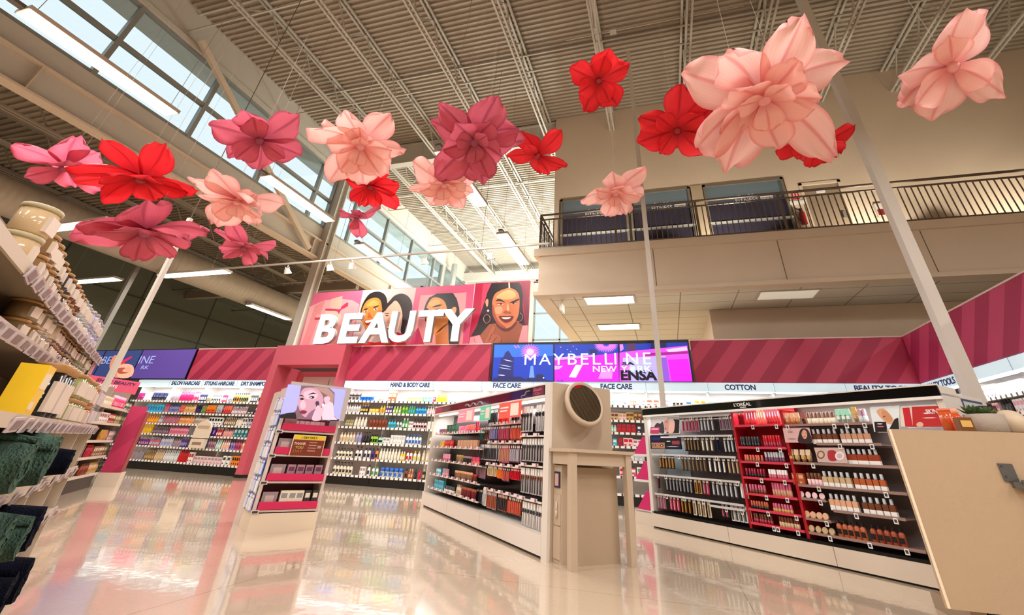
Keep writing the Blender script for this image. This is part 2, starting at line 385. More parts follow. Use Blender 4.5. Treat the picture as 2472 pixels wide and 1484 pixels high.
# upper wall behind the walkway
YW = 10.8
mb = MB(); wx = [(-2.4, -.45), (-.38, 1.27), (1.62, 3.62)]; zt = 7.42
mb.box(-2.45, 13, YW, YW+.3, zt, ZD+.1, BEIGE); mb.box(1.3, 1.6, YW-.03, YW+.3, 5.16, zt, mat('tan_pilaster', (176, 158, 132), .7))
mb.box(3.65, 3.95, YW, YW+.3, 5.16, zt, BEIGE); mb.box(4.9, 13, YW, YW+.3, 5.16, zt, BEIGE); mb.box(3.95, 4.9, YW, YW+.3, 7.17, zt, BEIGE)
mb.box(-2.6, -2.45, YW, 25, 5.16, ZD+.1, BEIGE)
struct(mb, 'wall_upper')
m, nt, b = nodes('mezzanine_window_film'); tc = nt.nodes.new('ShaderNodeTexCoord'); sep = nt.nodes.new('ShaderNodeSeparateXYZ'); nt.links.new(tc.outputs['Object'], sep.inputs[0])
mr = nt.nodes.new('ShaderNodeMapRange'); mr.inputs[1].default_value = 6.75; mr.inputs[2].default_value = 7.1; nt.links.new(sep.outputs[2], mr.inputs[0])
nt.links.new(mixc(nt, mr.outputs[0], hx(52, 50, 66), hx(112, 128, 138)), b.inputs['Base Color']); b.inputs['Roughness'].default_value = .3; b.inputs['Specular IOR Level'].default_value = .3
FILM = m; FR = mat('window_bronze_frame', (120, 110, 98), .5)
for i, (x0, x1) in enumerate(wx):
    r = obj('window_%d' % (5+i), None, kind='structure')
    mb = MB()
    for a0, a1 in ((x0, x0+.06), (x1-.06, x1)): mb.box(a0, a1, YW-.03, YW+.08, 5.16, zt, FR)
    mb.box(x0, x1, YW-.03, YW+.08, zt-.07, zt, FR); mb.box(x0, x1, YW-.05, YW+.08, 6.18, 6.23, mat('alu_rail', (190, 190, 186), .4, metal=.3)); mb.box(x0, x1, YW-.03, YW+.08, 5.16, 5.22, FR)
    mb.build('window_frame', r)
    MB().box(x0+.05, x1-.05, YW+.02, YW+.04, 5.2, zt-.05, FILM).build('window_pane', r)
    cx = (x0+x1)/2+.15
    WL = M(215, 215, 220)
    obj('window_lettering', text_mesh('FITNESS', .16, .002, mt=WL), r, loc=(cx-.12, YW+.01, 6.78)); obj('window_lettering', text_mesh('GoodLife', .12, .002, mt=WL), r, loc=(cx-.1, YW+.01, 6.93))
    MB().box(cx+.22, cx+.52, YW+.0, YW+.018, 6.77, 6.9, WL).build('window_lettering_plate', r)
    obj('window_lettering', text_mesh('WOMEN', .075, .002, mt=M(50, 50, 60)), r, loc=(cx+.37, YW-.004, 6.81))
r = obj('door_1', None, kind='structure'); DW = mat('taupe_door', (150, 132, 112), .6)
mb = MB(); mb.box(3.95, 4.02, YW-.02, YW+.1, 5.16, 7.17, BEIGE); mb.box(4.83, 4.9, YW-.02, YW+.1, 5.16, 7.17, BEIGE); mb.box(3.95, 4.9, YW-.02, YW+.1, 7.1, 7.17, BEIGE); mb.build('door_frame', r)
MB().box(4.02, 4.83, YW+.03, YW+.08, 5.16, 7.1, DW).build('door_leaf', r); MB().box(4.7, 4.78, YW-.03, YW+.03, 6.1, 6.25, M(110, 105, 100)).build('door_handle', r)
MB().box(4.3, 4.5, YW-.0, YW+.03, 6.85, 6.93, M(235, 235, 235)).build('door_closer', r)
# railing
mb_ = thing('railing', 'dark brown metal balustrade along the mezzanine edge', 'railing', (MZ, YF+.05, 5.17))
RB = mat('brown_railing', (112, 98, 86), .5)
L = 12.1; mb = MB(); mb.tube([(0, 0, 1.0), (L, 0, 1.0)], .03, RB, 8); mb.tube([(0, 0, .86), (L, 0, .86)], .022, RB, 8); mb.tube([(0, 0, .06), (L, 0, .06)], .025, RB, 8); mb.build('handrail', mb_)
mb = MB()
for z, r_ in ((1.0, .03), (.86, .022), (.06, .025)): mb.tube([(0, 0, z), (0, 1.3, z)], r_, RB, 8)
mb.build('side_handrail', mb_)
bm_ = MB().box(-.011, .011, -.006, .006, .06, .86, RB).mesh('baluster'); k = 0
for i in range(99): obj('baluster', bm_, mb_, loc=(.1+i*.12, 0, 0))
for i in range(10): obj('side_baluster', bm_, mb_, loc=(0, .1+i*.12, 0))
pm = MB().box(-.025, .025, -.02, .02, -.1, 1.0, RB).mesh('post')
for x in (0, 1.9, 3.8, 5.6, 7.55, 13, 11.4): obj('post', pm, mb_, loc=(x, 0, 0))
# fixtures on the upper wall
t = thing('fire_extinguisher', 'red fire extinguisher on the upper wall beside the right mezzanine window', 'fire extinguisher', (3.8, YW-.08, 5.95))
RD = mat('extinguisher_red', (170, 25, 30), .3)
MB().lathe([(.06, 0), (.065, .02), (.065, .3), (.045, .36), (.02, .38)], RD, 14).build('cylinder_body', t); MB().box(-.05, .03, -.02, .02, .38, .44, M(30, 30, 30)).build('valve', t)
MB().tube([(0, 0, .4), (-.12, 0, .46), (-.14, 0, .3), (-.08, 0, .1)], .012, M(25, 25, 25)).build('hose', t)
t = thing('extinguisher_sign', 'small red and white fire extinguisher sign above the extinguisher', 'sign', (3.8, YW-.01, 6.6))
MB().box(-.08, .08, -.01, 0, .1, .32, M(190, 30, 35)).build('sign_plate', t); MB().box(-.05, .05, -.015, -.01, .14, .28, M(240, 240, 235)).build('symbol_panel', t); MB().box(-.2, .2, -.012, 0, -.05, .06, M(235, 235, 228)).build('lower_plate', t)
MB().lathe([(.02, .16), (.02, .25), (.008, .27)], M(190, 30, 35), 8, cy=-.02).build('pictogram', t)
t = thing('fire_alarm_box', 'small red and grey alarm box on the upper wall right of the door', 'alarm box', (5.45, YW-.05, 6.0))
MB().box(-.07, .07, -.04, .04, 0, .35, M(200, 190, 180)).build('housing', t); MB().box(-.06, .06, -.06, -.04, .03, .17, M(120, 25, 25)).build('pull_handle', t)
# soffit lights & exit sign
LT = mat('troffer_lens', (255, 244, 222), .5, emit=5)
for i, (u0, v0, u1, v1, lb) in enumerate(((1405, 712, 1535, 734, 'recessed ceiling light under the mezzanine, nearest the exit sign'), (1438, 781, 1548, 794, 'recessed ceiling light under the mezzanine, the farther one behind'), (1820, 704, 1978, 716, 'recessed ceiling light under the mezzanine, near the tall white pole'))):
    a = on(u0, v0, 2, 4.0); c = on(u1, v1, 2, 4.0); t = thing('troffer_light', lb, 'ceiling light', ((a.x+c.x)/2, (a.y+c.y)/2, 3.995))
    if i < 2:
        MB().box(-.56, .56, -.27, .27, -.012, 0, LT).build('lens', t)
    else: MB().box(-.56, .56, -.27, .27, -.012, 0, mat('troffer_faint_glow', (225, 215, 195), .5, emit=.4)).build('lens', t)  # lens with weak emission of its own and no lamp behind it
    mb = MB()
    for x0, x1, y0, y1 in ((-.6, -.56, -.3, .3), (.56, .6, -.3, .3), (-.56, .56, -.3, -.27), (-.56, .56, .27, .3)): mb.box(x0, x1, y0, y1, -.02, 0, M(205, 195, 180))
    mb.build('frame', t)
    if i < 2: area('troffer_glow', (0, 0, -.03), 1.1, .5, 45, parent=t)
p = on(1357, 738, 2, 3.85)
t = thing('exit_sign', 'small white and red exit sign hanging under the mezzanine corner', 'sign', (p.x, p.y, 3.7))
MB().box(-.03, .03, -.16, .16, 0, .18, M(235, 225, 215)).build('housing', t); MB().tube([(0, 0, .18), (0, 0, .32)], .012, M(200, 190, 180)).build('stem', t)
tm = text_mesh('EXIT', .13, .002, mt=M(200, 30, 40)); o = obj('exit_lettering', tm, t, loc=(-.033, 0, .04), rz=-pi/2); 

struct(MB().box(-21, 13.3, -9.3, -9, 0, 11, BEIGE), 'wall_front'); struct(MB().box(13, 13.3, -9, 25, 0, 11, BEIGE), 'wall_far_right')
# ================================================================== PRODUCTS
PAL = dict(hotpink=(226, 30, 96), pink=(240, 150, 175), rose=(205, 95, 125), palepink=(245, 205, 210), red=(205, 25, 35), crimson=(160, 30, 60), coral=(240, 110, 90), orange=(245, 140, 30),
    yellow=(250, 205, 40), gold=(205, 165, 90), amber=(190, 130, 50), olive=(150, 150, 90), lime=(150, 210, 50), green=(60, 160, 80), darkgreen=(30, 90, 60), mint=(160, 220, 195), teal=(50, 130, 135), aqua=(70, 190, 220),
    blue=(40, 110, 210), navy=(25, 30, 80), lavender=(165, 160, 215), purple=(85, 45, 130), plum=(115, 60, 90), mauve=(180, 140, 155), magenta=(150, 25, 95), brown=(110, 60, 35), copper=(180, 90, 50), rust=(150, 60, 30),
    bronze=(140, 110, 75), tan=(205, 175, 135), cream=(240, 230, 205), beige=(225, 200, 170), peach=(245, 190, 140), white=(245, 243, 240), grey=(150, 150, 155), silver=(200, 205, 212), charcoal=(60, 58, 62), black=(22, 21, 24), nude=(200, 150, 120), skin=(222, 170, 135))
CWORD = dict(hotpink='hot pink', palepink='pale pink', darkgreen='dark green')
KW = dict(b='bottle', p='pump bottle', t='tube', j='jar', x='box', g='pouch', c='carded pack', l='lipstick', f='foundation bottle', k='compact', m='mascara tube', w='brush pack', s='candle jar', e='pencil')
KN = dict(b='bottle', p='pump_bottle', t='cosmetic_tube', j='jar', x='carton', g='pouch', c='carded_pack', l='lipstick', f='foundation_bottle', k='compact', m='mascara_tube', w='brush_pack', s='candle_jar', e='makeup_pencil')
KC = dict(b='bottle', p='bottle', t='tube', j='jar', x='box', g='pouch', c='pack', l='lipstick', f='bottle', k='compact', m='mascara', w='brush', s='candle', e='pencil')
ZN = dict(b=('shampoo_bottle', 'lotion_bottle'), x=('hair_product_box', 'skincare_box'))
def zname(kind, zone):
    if kind in ZN and zone.endswith('wall'): return ZN[kind][0 if 'hair' in zone else 1]
    return {'x': 'makeup_box', 'b': 'liquid_makeup_bottle'}.get(kind, KN[kind]) if 'island' in zone else KN[kind]
def cword(c): return CWORD.get(c, c)
PM = {}
def C_(k, rough=.35): return M(*PAL[k], rough=rough)
def product(kind, c1, c2, w, h):
    """one shop product standing on z=0 (hanging ones hang below z=0), front towards -y"""
    key = (kind, c1, c2, round(w, 3), round(h, 3))
    if key in PM: return PM[key]
    a, b_ = C_(c1), C_(c2); W = C_('white'); mb = MB(); r = w/2
    if kind == 'b':
        mb.lathe([(r*.96, 0, a), (r, h*.05, a), (r, h*.68, a), (r*.5, h*.8, b_), (r*.5, h*.8, b_), (r*.5, h, b_)], a, 10, sy=.7); mb.box(-r*.7, r*.7, -r*.74, -r*.6, h*.2, h*.5, b_)
    elif kind == 'p':
        mb.lathe([(r*.96, 0, a), (r, h*.05, a), (r, h*.6, a), (r*.4, h*.7, b_), (r*.4, h*.78, b_), (r*.15, h*.8, b_), (r*.15, h*.93, b_)], a, 10, sy=.75); mb.box(-r*.9, r*.25, -r*.2, r*.2, h*.93, h, b_); mb.box(-r*.7, r*.7, -r*.8, -r*.6, h*.2, h*.42, b_)
    elif kind == 't':
        mb.lathe([(r*.75, 0, b_), (r*.75, h*.2, b_), (r*.85, h*.2, a), (r*.95, h*.6, a)], a, 10, sy=.8)
        mb.add([(-r*.95, -r*.1, h), (r*.95, -r*.1, h), (r*.95, r*.1, h), (-r*.95, r*.1, h), (-r*.95, -r*.7, h*.58), (r*.95, -r*.7, h*.58), (r*.95, r*.7, h*.58), (-r*.95, r*.7, h*.58)], [(0, 1, 2, 3), (4, 5, 1, 0), (6, 7, 3, 2), (5, 6, 2, 1), (7, 4, 0, 3)], a)
        mb.box(-r*.6, r*.6, -r*.86, -r*.6, h*.3, h*.5, b_)
    elif kind == 'j':
        mb.lathe([(r*.95, 0, a), (r, h*.1, a), (r, h*.62, a), (r*1.03, h*.62, b_), (r*1.03, h, b_)], a, 14); mb.box(-r*.55, r*.55, -r*1.02, -r*.8, h*.15, h*.5, b_)
    elif kind == 'x':
        mb.box(-r, r, -r*.6, r*.6, 0, h, a); mb.box(-r*.75, r*.75, -r*.62, -r*.58, h*.55, h*.85, b_); mb.box(-r*.75, r*.1, -r*.62, -r*.58, h*.15, h*.3, b_)
    elif kind == 'g':
        n = 6; vs = []
        for j in range(n+1):
            t = j/n; th = r*.55*math.sin(pi*min(1, .15+t*.85)); vs += [(-r*(1-.12*t), -th, h*t), (r*(1-.12*t), -th, h*t), (r*(1-.12*t), th, h*t), (-r*(1-.12*t), th, h*t)]
        fs = [(4*j+q, 4*j+(q+1) % 4, 4*j+4+(q+1) % 4, 4*j+4+q) for j in range(n) for q in range(4)]+[(3, 2, 1, 0)]
        mb.add(vs, fs, a); mb.box(-r*.5, r*.5, -r*.58, -r*.4, h*.3, h*.7, b_)
    elif kind == 'c':     # blister card hanging from a peg
        mb.box(-r, r, -.002, .002, -h, 0, a); mb.box(-r*.3, r*.3, -.016, -.002, -h*.92, -h*.25, b_); mb.box(-r*.8, r*.8, -.004, -.002, -h*.2, -h*.06, W)
    elif kind == 'w':     # brush in a clear sleeve
        mb.box(-r, r, -.003, .003, -h, 0, mat('clear_sleeve', (190, 184, 186), .2)); mb.box(-r*.85, r*.85, -.006, -.003, -h*.3, -h*.02, W)
        mb.lathe([(r*.3, -h*.95, a), (r*.22, -h*.5, a), (r*.3, -h*.45, b_), (r*.65, -h*.36, b_), (r*.45, -h*.28, b_)], a, 8, cy=-.012)
    elif kind == 'm':
        mb.lathe([(r*.8, 0, a), (r, h*.04, a), (r, h*.52, a), (r*.9, h*.52, b_), (r*.9, h*.97, b_), (r*.7, h, b_)], a, 10)
    elif kind == 'l':
        mb.lathe([(r, 0, b_), (r, h*.45, b_), (r*.8, h*.45, a), (r*.8, h*.95, a), (r*.6, h, a)], b_, 8)
    elif kind == 'e':
        mb.lathe([(r, 0, a), (r, h*.75, a), (r*1.05, h*.75, b_), (r*.9, h, b_)], a, 6)
    elif kind == 'f':     # glass bottle, silver cap, pale foot
        mb.box(-r, r, -r*.6, r*.6, 0, h*.3, W); mb.box(-r, r, -r*.6, r*.6, h*.3, h*.66, a); mb.lathe([(r*.5, h*.66, b_), (r*.62, h*.7, b_), (r*.55, h, b_)], b_, 8)
    elif kind == 'k':
        T = Matrix.Translation((0, 0, r)) @ Matrix.Rotation(pi/2-.2, 4, 'X'); mb.lathe([(r*.9, -.008, b_), (r, -.004, b_), (r, .004, b_), (r*.9, .008, a), (r*.8, .009, a)], b_, 16, T)
    PM[key] = mb.mesh(KN[kind]); return PM[key]

ORD = ['top', 'second', 'third', 'fourth', 'fifth', 'sixth', 'seventh', 'bottom']
seen = set()
def row(F, zone, shelf, z, blocks, y=.05, Y0=0.0, hang=False, clip=None, conv=True):
    """blocks: (u0, u1, kind, colour, colour2, width, height[, noun]) with u0,u1 the columns of the photo the run spans"""
    prev = None
    for bl in blocks:
        u0, u1, kind, c1, c2, w, h = bl[:7]; h *= 1.17 if zone.startswith('the hair') else 1.1 if zone.endswith('wall') else 1; noun = bl[7] if len(bl) > 7 else KW[kind]
        x0, x1 = (F.xu(u0, z, y), F.xu(u1, z, y)) if conv else (u0, u1)
        n = max(1, int(round((x1-x0)/(w*(1.3 if kind in 'cw' else 1.12))))); dx = (x1-x0)/n
        me = product(kind, c1, c2, w, h)
        two = '' if c2 in (c1, 'white') else ' with %s %s' % (cword(c2), {'b': 'cap', 'p': 'pump', 't': 'cap', 'j': 'lid', 'x': 'panel', 'g': 'panel', 'c': 'insert', 'w': 'bristles', 'm': 'cap', 'l': 'case', 'e': 'cap', 'f': 'cap', 'k': 'case'}.get(kind, 'top'))
        base = '%s %s%s on the %s shelf of %s' % (cword(c1), noun, two, shelf, zone)
        lab = base
        if lab in seen and prev: lab = '%s %s on the %s shelf of %s, right of the %s ones' % (cword(c1), noun, shelf, zone, prev)
        if lab in seen: lab = '%s %s%s, another run farther right, %s shelf of %s' % (cword(c1), noun, two, shelf, zone)
        i = 2
        while lab in seen: lab = '%s, %s group' % (base, ('', '', 'rightmost', 'last', 'final')[min(i, 4)]); i += 1
        seen.add(lab); lab = ' '.join(lab.split()[:16]); prev = cword(c1)
        g = None if n == 1 else '%s %s run on the %s shelf of %s' % (cword(c1), noun, shelf, zone)
        for k in range(n):
            p = F.w(x0+dx*(k+.5)+random.uniform(-.002, .002), y+random.uniform(-.004, .004), z+.001)
            obj(zname(kind, zone), me, None, lab, zname(kind, zone).replace('_', ' ') if kind in 'bx' else KC[kind], g, loc=p, rz=F.rz+random.uniform(-.04, .04))

# ================================================================== WALL SHELVING
WF = Frame(0, 9.75, 0)
SW = mat('shelf_white', (238, 234, 230), .4); BLK = mat('kick_black', (20, 17, 16), .4)
def strip_mat(key, c, c2, p, duty):
    m, nt, b = nodes(key); tc = nt.nodes.new('ShaderNodeTexCoord'); sep = nt.nodes.new('ShaderNodeSeparateXYZ'); nt.links.new(tc.outputs['Object'], sep.inputs[0])
    t = mth(nt, 'FRACT', mth(nt, 'DIVIDE', mth(nt, 'ADD', sep.outputs[0], 50), p)); nt.links.new(mixc(nt, mth(nt, 'LESS_THAN', t, duty), hx(*c), hx(*c2)), b.inputs['Base Color']); b.inputs['Roughness'].default_value = .4; return m
RAIL = strip_mat('price_rail_tags', (244, 240, 236), (70, 60, 60), .11, .3)
LEDW = mat('label_lightbox', (214, 238, 250), .5, emit=.36); LED = mat('led_strip', (255, 252, 246), .5, emit=2.5)
INK = M(38, 52, 110)
def wall_unit(F, x0, x1, zs, text, desc, lit=True):
    p = F.w(x0, 0, 0); t = thing('shelving_unit', desc, 'shelving', p, F.rz); W = x1-x0; zb = zs[-1]
    MB().box(0.004, W-.004, .01, .5, 0, zb-.03, BLK).build('base', t)
    mb = MB(); mb.box(.003, W-.003, .5, .54, 0, 2.14, SW); mb.build('back_panel', t)
    MB().box(0.003, .012, .14, .5, zb, 1.98, SW).build('upright', t); MB().box(W-.012, W-.003, .14, .5, zb, 1.98, SW).build('upright', t)
    for i, z in enumerate(zs):
        s = MB().box(.014, W-.014, .0, .49, z-.025, z, SW).build('shelf', t)
        MB().box(.014, W-.014, -.012, 0, z-.03, z+.012, RAIL).build('price_rail', s)
    s = MB().box(.002, W-.002, -.02, .12, 1.98, 2.14, LEDW).build('lightbox', t)
    MB().box(.003, .009, -.024, -.018, 1.98, 2.14, M(150, 165, 190)).build('divider', s)
    if text:
        me = text_mesh(text, .135, .002, offset=.004, mt=INK, spacing=.95); a, b, c, d = bounds(me); me.transform(Matrix.Diagonal((min(1, W*.86/(b-a)), 1, 1, 1))); o = obj('lettering', me, s, loc=(W/2, -.022, 2.012))
    MB().box(.03, W-.03, .02, .06, 1.955, 1.978, LED).build('light_bar', t)
    if lit: area('shelf_glow', (W/2, -.04, 1.95), W*.95, .06, 9, (1, .98, .96), (math.radians(20), 0, 0), t)
    return t
ZL = [1.6, 1.31, 1.05, .80, .52, .2]
for x0, x1, tx, d in ((-14.57, -13.37, '', 'white shelving unit with blank lightbox, far left, beside the SHOP BEAUTY stand'), (-13.37, -12.17, 'SALON HAIRCARE', 'white wall shelving unit under the SALON HAIRCARE lightbox'), (-12.17, -10.97, 'STYLING HAIRCARE', 'white wall shelving unit under the STYLING HAIRCARE lightbox'), (-10.97, -9.77, 'DRY SHAMPOO', 'white wall shelving unit under the DRY SHAMPOO lightbox')):
    wall_unit(WF, x0, x1, ZL, tx, d)
ZR = [1.69, 1.43, 1.13, .81, .50, .18]; ZF = [1.69, 1.42, 1.2, .96, .72, .46, .18]
for x0, x1, tx, d in ((-7.6, -6.38, '', 'white wall shelving unit just right of the pink doorway, blank lightbox'), (-6.38, -5.17, 'HAND & BODY CARE', 'white wall shelving unit under the HAND & BODY CARE lightbox'), (-5.17, -3.95, '', 'white wall shelving unit right of HAND & BODY CARE, blank lightbox'), (-3.95, -2.74, 'FACE CARE', 'white shelving unit under the left FACE CARE lightbox, behind the makeup island'),
    (-2.74, -1.53, '', 'white shelving unit with blank lightbox between the two FACE CARE ones'), (-1.53, -.33, 'FACE CARE', 'white shelving unit under the right FACE CARE lightbox, beside the round mirror'), (-.33, .87, '', 'white shelving unit with blank lightbox left of COTTON'), (.87, 2.07, 'COTTON', 'white shelving unit under the COTTON lightbox'), (2.07, 3.27, '', 'white shelving unit with blank lightbox right of COTTON'), (3.27, 4.47, 'BEAUTY TOOLS', 'white shelving unit under the BEAUTY TOOLS lightbox, left of the corner')):
    wall_unit(WF, x0, x1, ZR if x0 < -3 else ZF, tx, d)
RF = Frame(4.49, 9.75, -pi/2)
ZS = [1.72, 1.5, 1.28, 1.04, .8, .5, .2]
for x0, x1, tx, d in ((.02, 1.18, 'BEAUTY TOOLS', 'white side wall shelving unit under the BEAUTY TOOLS lightbox, right of the corner'), (1.18, 2.38, '', 'white side wall shelving unit just right of the tall white pole'), (2.38, 3.58, '', 'white side wall shelving unit at the right edge of the picture'), (3.58, 4.78, '', 'side wall shelving unit hidden by the counter at far right')):
    wall_unit(RF, x0, x1, ZS, tx, d, lit=x0 < 3)

# striped header band
def stripe_mat(key, axis, c1, c2):
    m, nt, b = nodes(key); tc = nt.nodes.new('ShaderNodeTexCoord'); sep = nt.nodes.new('ShaderNodeSeparateXYZ'); nt.links.new(tc.outputs['Object'], sep.inputs[0])
    x = sep.outputs[axis]; x = mth(nt, 'MULTIPLY', x, -1) if axis == 1 else x
    t = mth(nt, 'FRACT', mth(nt, 'DIVIDE', mth(nt, 'ADD', mth(nt, 'SUBTRACT', x, mth(nt, 'MULTIPLY', sep.outputs[2], .85)), 60.08), .66))
    nt.links.new(mixc(nt, mth(nt, 'LESS_THAN', t, .5), hx(*c1), hx(*c2)), b.inputs['Base Color']); b.inputs['Roughness'].default_value = .5; return m
ST = stripe_mat('pink_stripes', 0, (186, 58, 88), (158, 32, 68)); ST2 = stripe_mat('pink_stripes_screen_tint', 1, (186, 58, 98), (158, 32, 76))  # side stripes pushed to magenta, screen light mixed into their colour
PK = mat('salmon_pink_paint', (196, 84, 102), .5); EDGE = M(225, 190, 185)
for x0, x1, d in ((-12.8, -9.77, 'pink striped header panel above the haircare shelves'), (-7.6, -3.8, 'pink striped header panel under the BEAUTY letters'), (.66, 4.49, 'pink striped header panel above the COTTON shelves')):
    t = thing('header_panel', d, 'panel', (0, 0, 0))
    MB().box(x0, x1, 9.73, 9.85, 2.15, 2.96, ST).build('striped_face', t); MB().box(x0, x1, 9.72, 9.85, 2.962, 2.985, EDGE).build('top_trim', t)
t = thing('header_panel', 'pink striped header panel on the right side wall, beyond the white pole', 'panel')
MB().box(4.46, 4.6, 4.6, 9.72, 2.15, 2.96, ST2).build('striped_face', t); MB().box(4.45, 4.6, 4.6, 9.72, 2.962, 2.985, EDGE).build('top_trim', t)
struct(MB().box(4.99+.03, 5.2, 4.5, 9.75, 0, 2.14, BEIGE), 'wall_right')
struct(MB().box(-17.5, 9, 10.32, 10.36, 0, 2.9, M(90, 86, 80)), 'wall_shelving_back')
# ---- pink doorway
t = thing('pink_doorway', 'salmon pink square portal between the haircare and hand care shelves', 'doorway')
MB().box(-9.75, -7.61, 9.45, 9.95, 2.48, 2.965, PK).build('lintel', t)
MB().box(-9.75, -9.55, 9.45, 10.3, .06, 2.479, PK).build('jamb', t); MB().box(-7.68, -7.61, 9.45, 10.3, .06, 2.479, PK).build('jamb', t)
MB().box(-9.76, -9.54, 9.44, 9.95, 0, .059, BLK).build('plinth', t)
MB().box(-9.54, -7.69, 10.25, 10.3, 0, 2.44, M(196, 96, 108)).build('back_wall', t)
for x in (-9.3, -8.45): MB().box(x, x+.82, 10.2, 10.245, 0, 2.3, M(205, 180, 178)).build('door_panel', t)

# ---- rows of goods on the haircare wall
hz = 'the haircare wall'
row(WF, hz, 'top', 1.6, [(329, 344, 't', 'magenta', 'magenta', .05, .17), (346, 361, 'b', 'palepink', 'white', .055, .18), (364, 398, 't', 'navy', 'black', .055, .18), (399, 409, 'b', 'silver', 'white', .055, .19), (410, 431, 'b', 'mauve', 'grey', .05, .2), (431, 463, 'b', 'hotpink', 'hotpink', .05, .21, 'shampoo bottle'), (463, 477, 'b', 'pink', 'hotpink', .05, .21), (478, 496, 'b', 'navy', 'white', .055, .21), (497, 508, 't', 'beige', 'olive', .05, .16),
    (509, 532, 'b', 'white', 'black', .055, .14), (533, 546, 'b', 'hotpink', 'white', .055, .2, 'spray bottle'), (548, 559, 't', 'silver', 'grey', .055, .17), (560, 575, 'b', 'amber', 'black', .055, .2), (576, 598, 'b', 'olive', 'black', .055, .2), (601, 620, 'b', 'charcoal', 'white', .055, .21), (622, 634, 'b', 'amber', 'black', .055, .21, 'serum bottle'), (635, 655, 'b', 'olive', 'black', .055, .2, 'serum bottle')])
row(WF, hz, 'second', 1.31, [(347, 391, 'g', 'aqua', 'blue', .09, .17), (393, 404, 'e', 'pink', 'hotpink', .03, .18, 'spray'), (405, 430, 'b', 'mauve', 'blue', .05, .17), (431, 441, 't', 'coral', 'coral', .05, .17), (442, 468, 'b', 'peach', 'gold', .05, .18), (470, 481, 't', 'navy', 'purple', .05, .17), (483, 494, 't', 'olive', 'green', .045, .17), (495, 517, 't', 'orange', 'red', .05, .18), (519, 533, 't', 'silver', 'grey', .065, .19), (536, 556, 't', 'coral', 'red', .06, .18, 'conditioner tube'), (557, 594, 'b', 'mauve', 'white', .045, .17, 'oil bottle'), (597, 612, 'x', 'charcoal', 'white', .09, .07), (614, 642, 'x', 'navy', 'white', .12, .18, 'gift box')])
row(WF, hz, 'third', 1.05, [(334, 342, 'b', 'brown', 'black', .05, .15), (343, 380, 'p', 'orange', 'yellow', .07, .18), (381, 391, 'b', 'grey', 'white', .05, .17), (392, 428, 'b', 'rose', 'mauve', .045, .17), (429, 465, 'b', 'peach', 'orange', .045, .16), (466, 501, 'b', 'beige', 'grey', .045, .17), (502, 535, 'x', 'white', 'black', .08, .16), (540, 566, 'b', 'bronze', 'cream', .05, .17), (567, 582, 'b', 'cream', 'white', .045, .17), (583, 594, 'x', 'white', 'charcoal', .06, .17), (596, 612, 'x', 'silver', 'navy', .06, .18), (613, 636, 'x', 'mauve', 'black', .055, .16)])
row(WF, hz, 'fourth', .80, [(326, 341, 'x', 'silver', 'grey', .07, .17), (341, 363, 'x', 'yellow', 'gold', .065, .19), (366, 405, 'b', 'plum', 'grey', .055, .15), (406, 451, 'b', 'pink', 'rose', .045, .17), (494, 519, 'g', 'purple', 'lavender', .09, .17), (520, 534, 'b', 'red', 'white', .05, .17), (536, 560, 'b', 'skin', 'pink', .05, .15), (562, 596, 'x', 'teal', 'silver', .09, .17), (597, 614, 'x', 'cream', 'black', .04, .19), (617, 629, 'x', 'white', 'charcoal', .04, .18)])
row(WF, hz, 'fifth', .52, [(314, 332, 'b', 'navy', 'purple', .06, .17), (333, 357, 'b', 'purple', 'pink', .06, .16), (358, 382, 'b', 'rose', 'silver', .055, .17), (384, 413, 'b', 'silver', 'lavender', .055, .2), (415, 432, 'b', 'mauve', 'grey', .055, .17), (433, 448, 'b', 'purple', 'lavender', .05, .2), (480, 496, 't', 'teal', 'navy', .06, .2), (497, 517, 'b', 'mauve', 'plum', .055, .19), (518, 531, 'b', 'mint', 'white', .05, .19), (532, 551, 'b', 'palepink', 'peach', .05, .19), (552, 563, 'b', 'lavender', 'purple', .055, .19), (564, 580, 'b', 'rose', 'magenta', .06, .19), (581, 598, 'b', 'cream', 'orange', .055, .19), (599, 616, 'b', 'beige', 'grey', .055, .19)])
row(WF, hz, 'bottom', .2, [(304, 342, 'b', 'grey', 'mauve', .055, .19), (346, 369, 'b', 'bronze', 'gold', .06, .19), (370, 390, 'b', 'tan', 'beige', .055, .22), (391, 426, 'b', 'silver', 'white', .055, .22), (427, 449, 'b', 'red', 'red', .055, .24), (451, 463, 'x', 'white', 'red', .08, .2), (466, 532, 'x', 'palepink', 'grey', .1, .14, 'clear gift box'), (534, 554, 'x', 'white', 'charcoal', .1, .17), (556, 577, 'x', 'orange', 'black', .06, .18), (578, 589, 'b', 'black', 'grey', .06, .2), (590, 605, 'b', 'crimson', 'white', .05, .17)])
bz = 'the hand and body care wall'
row(WF, bz, 'top', 1.69, [(842, 869, 'j', 'white', 'charcoal', .1, .15), (870, 901, 'j', 'blue', 'blue', .09, .1), (910, 927, 'j', 'white', 'cream', .08, .06), (929, 936, 'b', 'white', 'silver', .06, .13), (937, 955, 'x', 'copper', 'white', .1, .17), (956, 979, 'x', 'white', 'grey', .07, .12), (981, 1016, 'b', 'lime', 'white', .06, .12), (1017, 1029, 'b', 'green', 'white', .06, .13), (1030, 1043, 'b', 'aqua', 'white', .06, .14), (1044, 1052, 'x', 'red', 'pink', .06, .1), (1053, 1078, 'b', 'yellow', 'lime', .065, .17, 'hand soap bottle'), (1079, 1105, 'b', 'mint', 'white', .065, .17), (1106, 1148, 'b', 'white', 'mint', .065, .15), (1149, 1180, 'b', 'cream', 'white', .065, .09), (1181, 1230, 'x', 'white', 'palepink', .07, .08)])
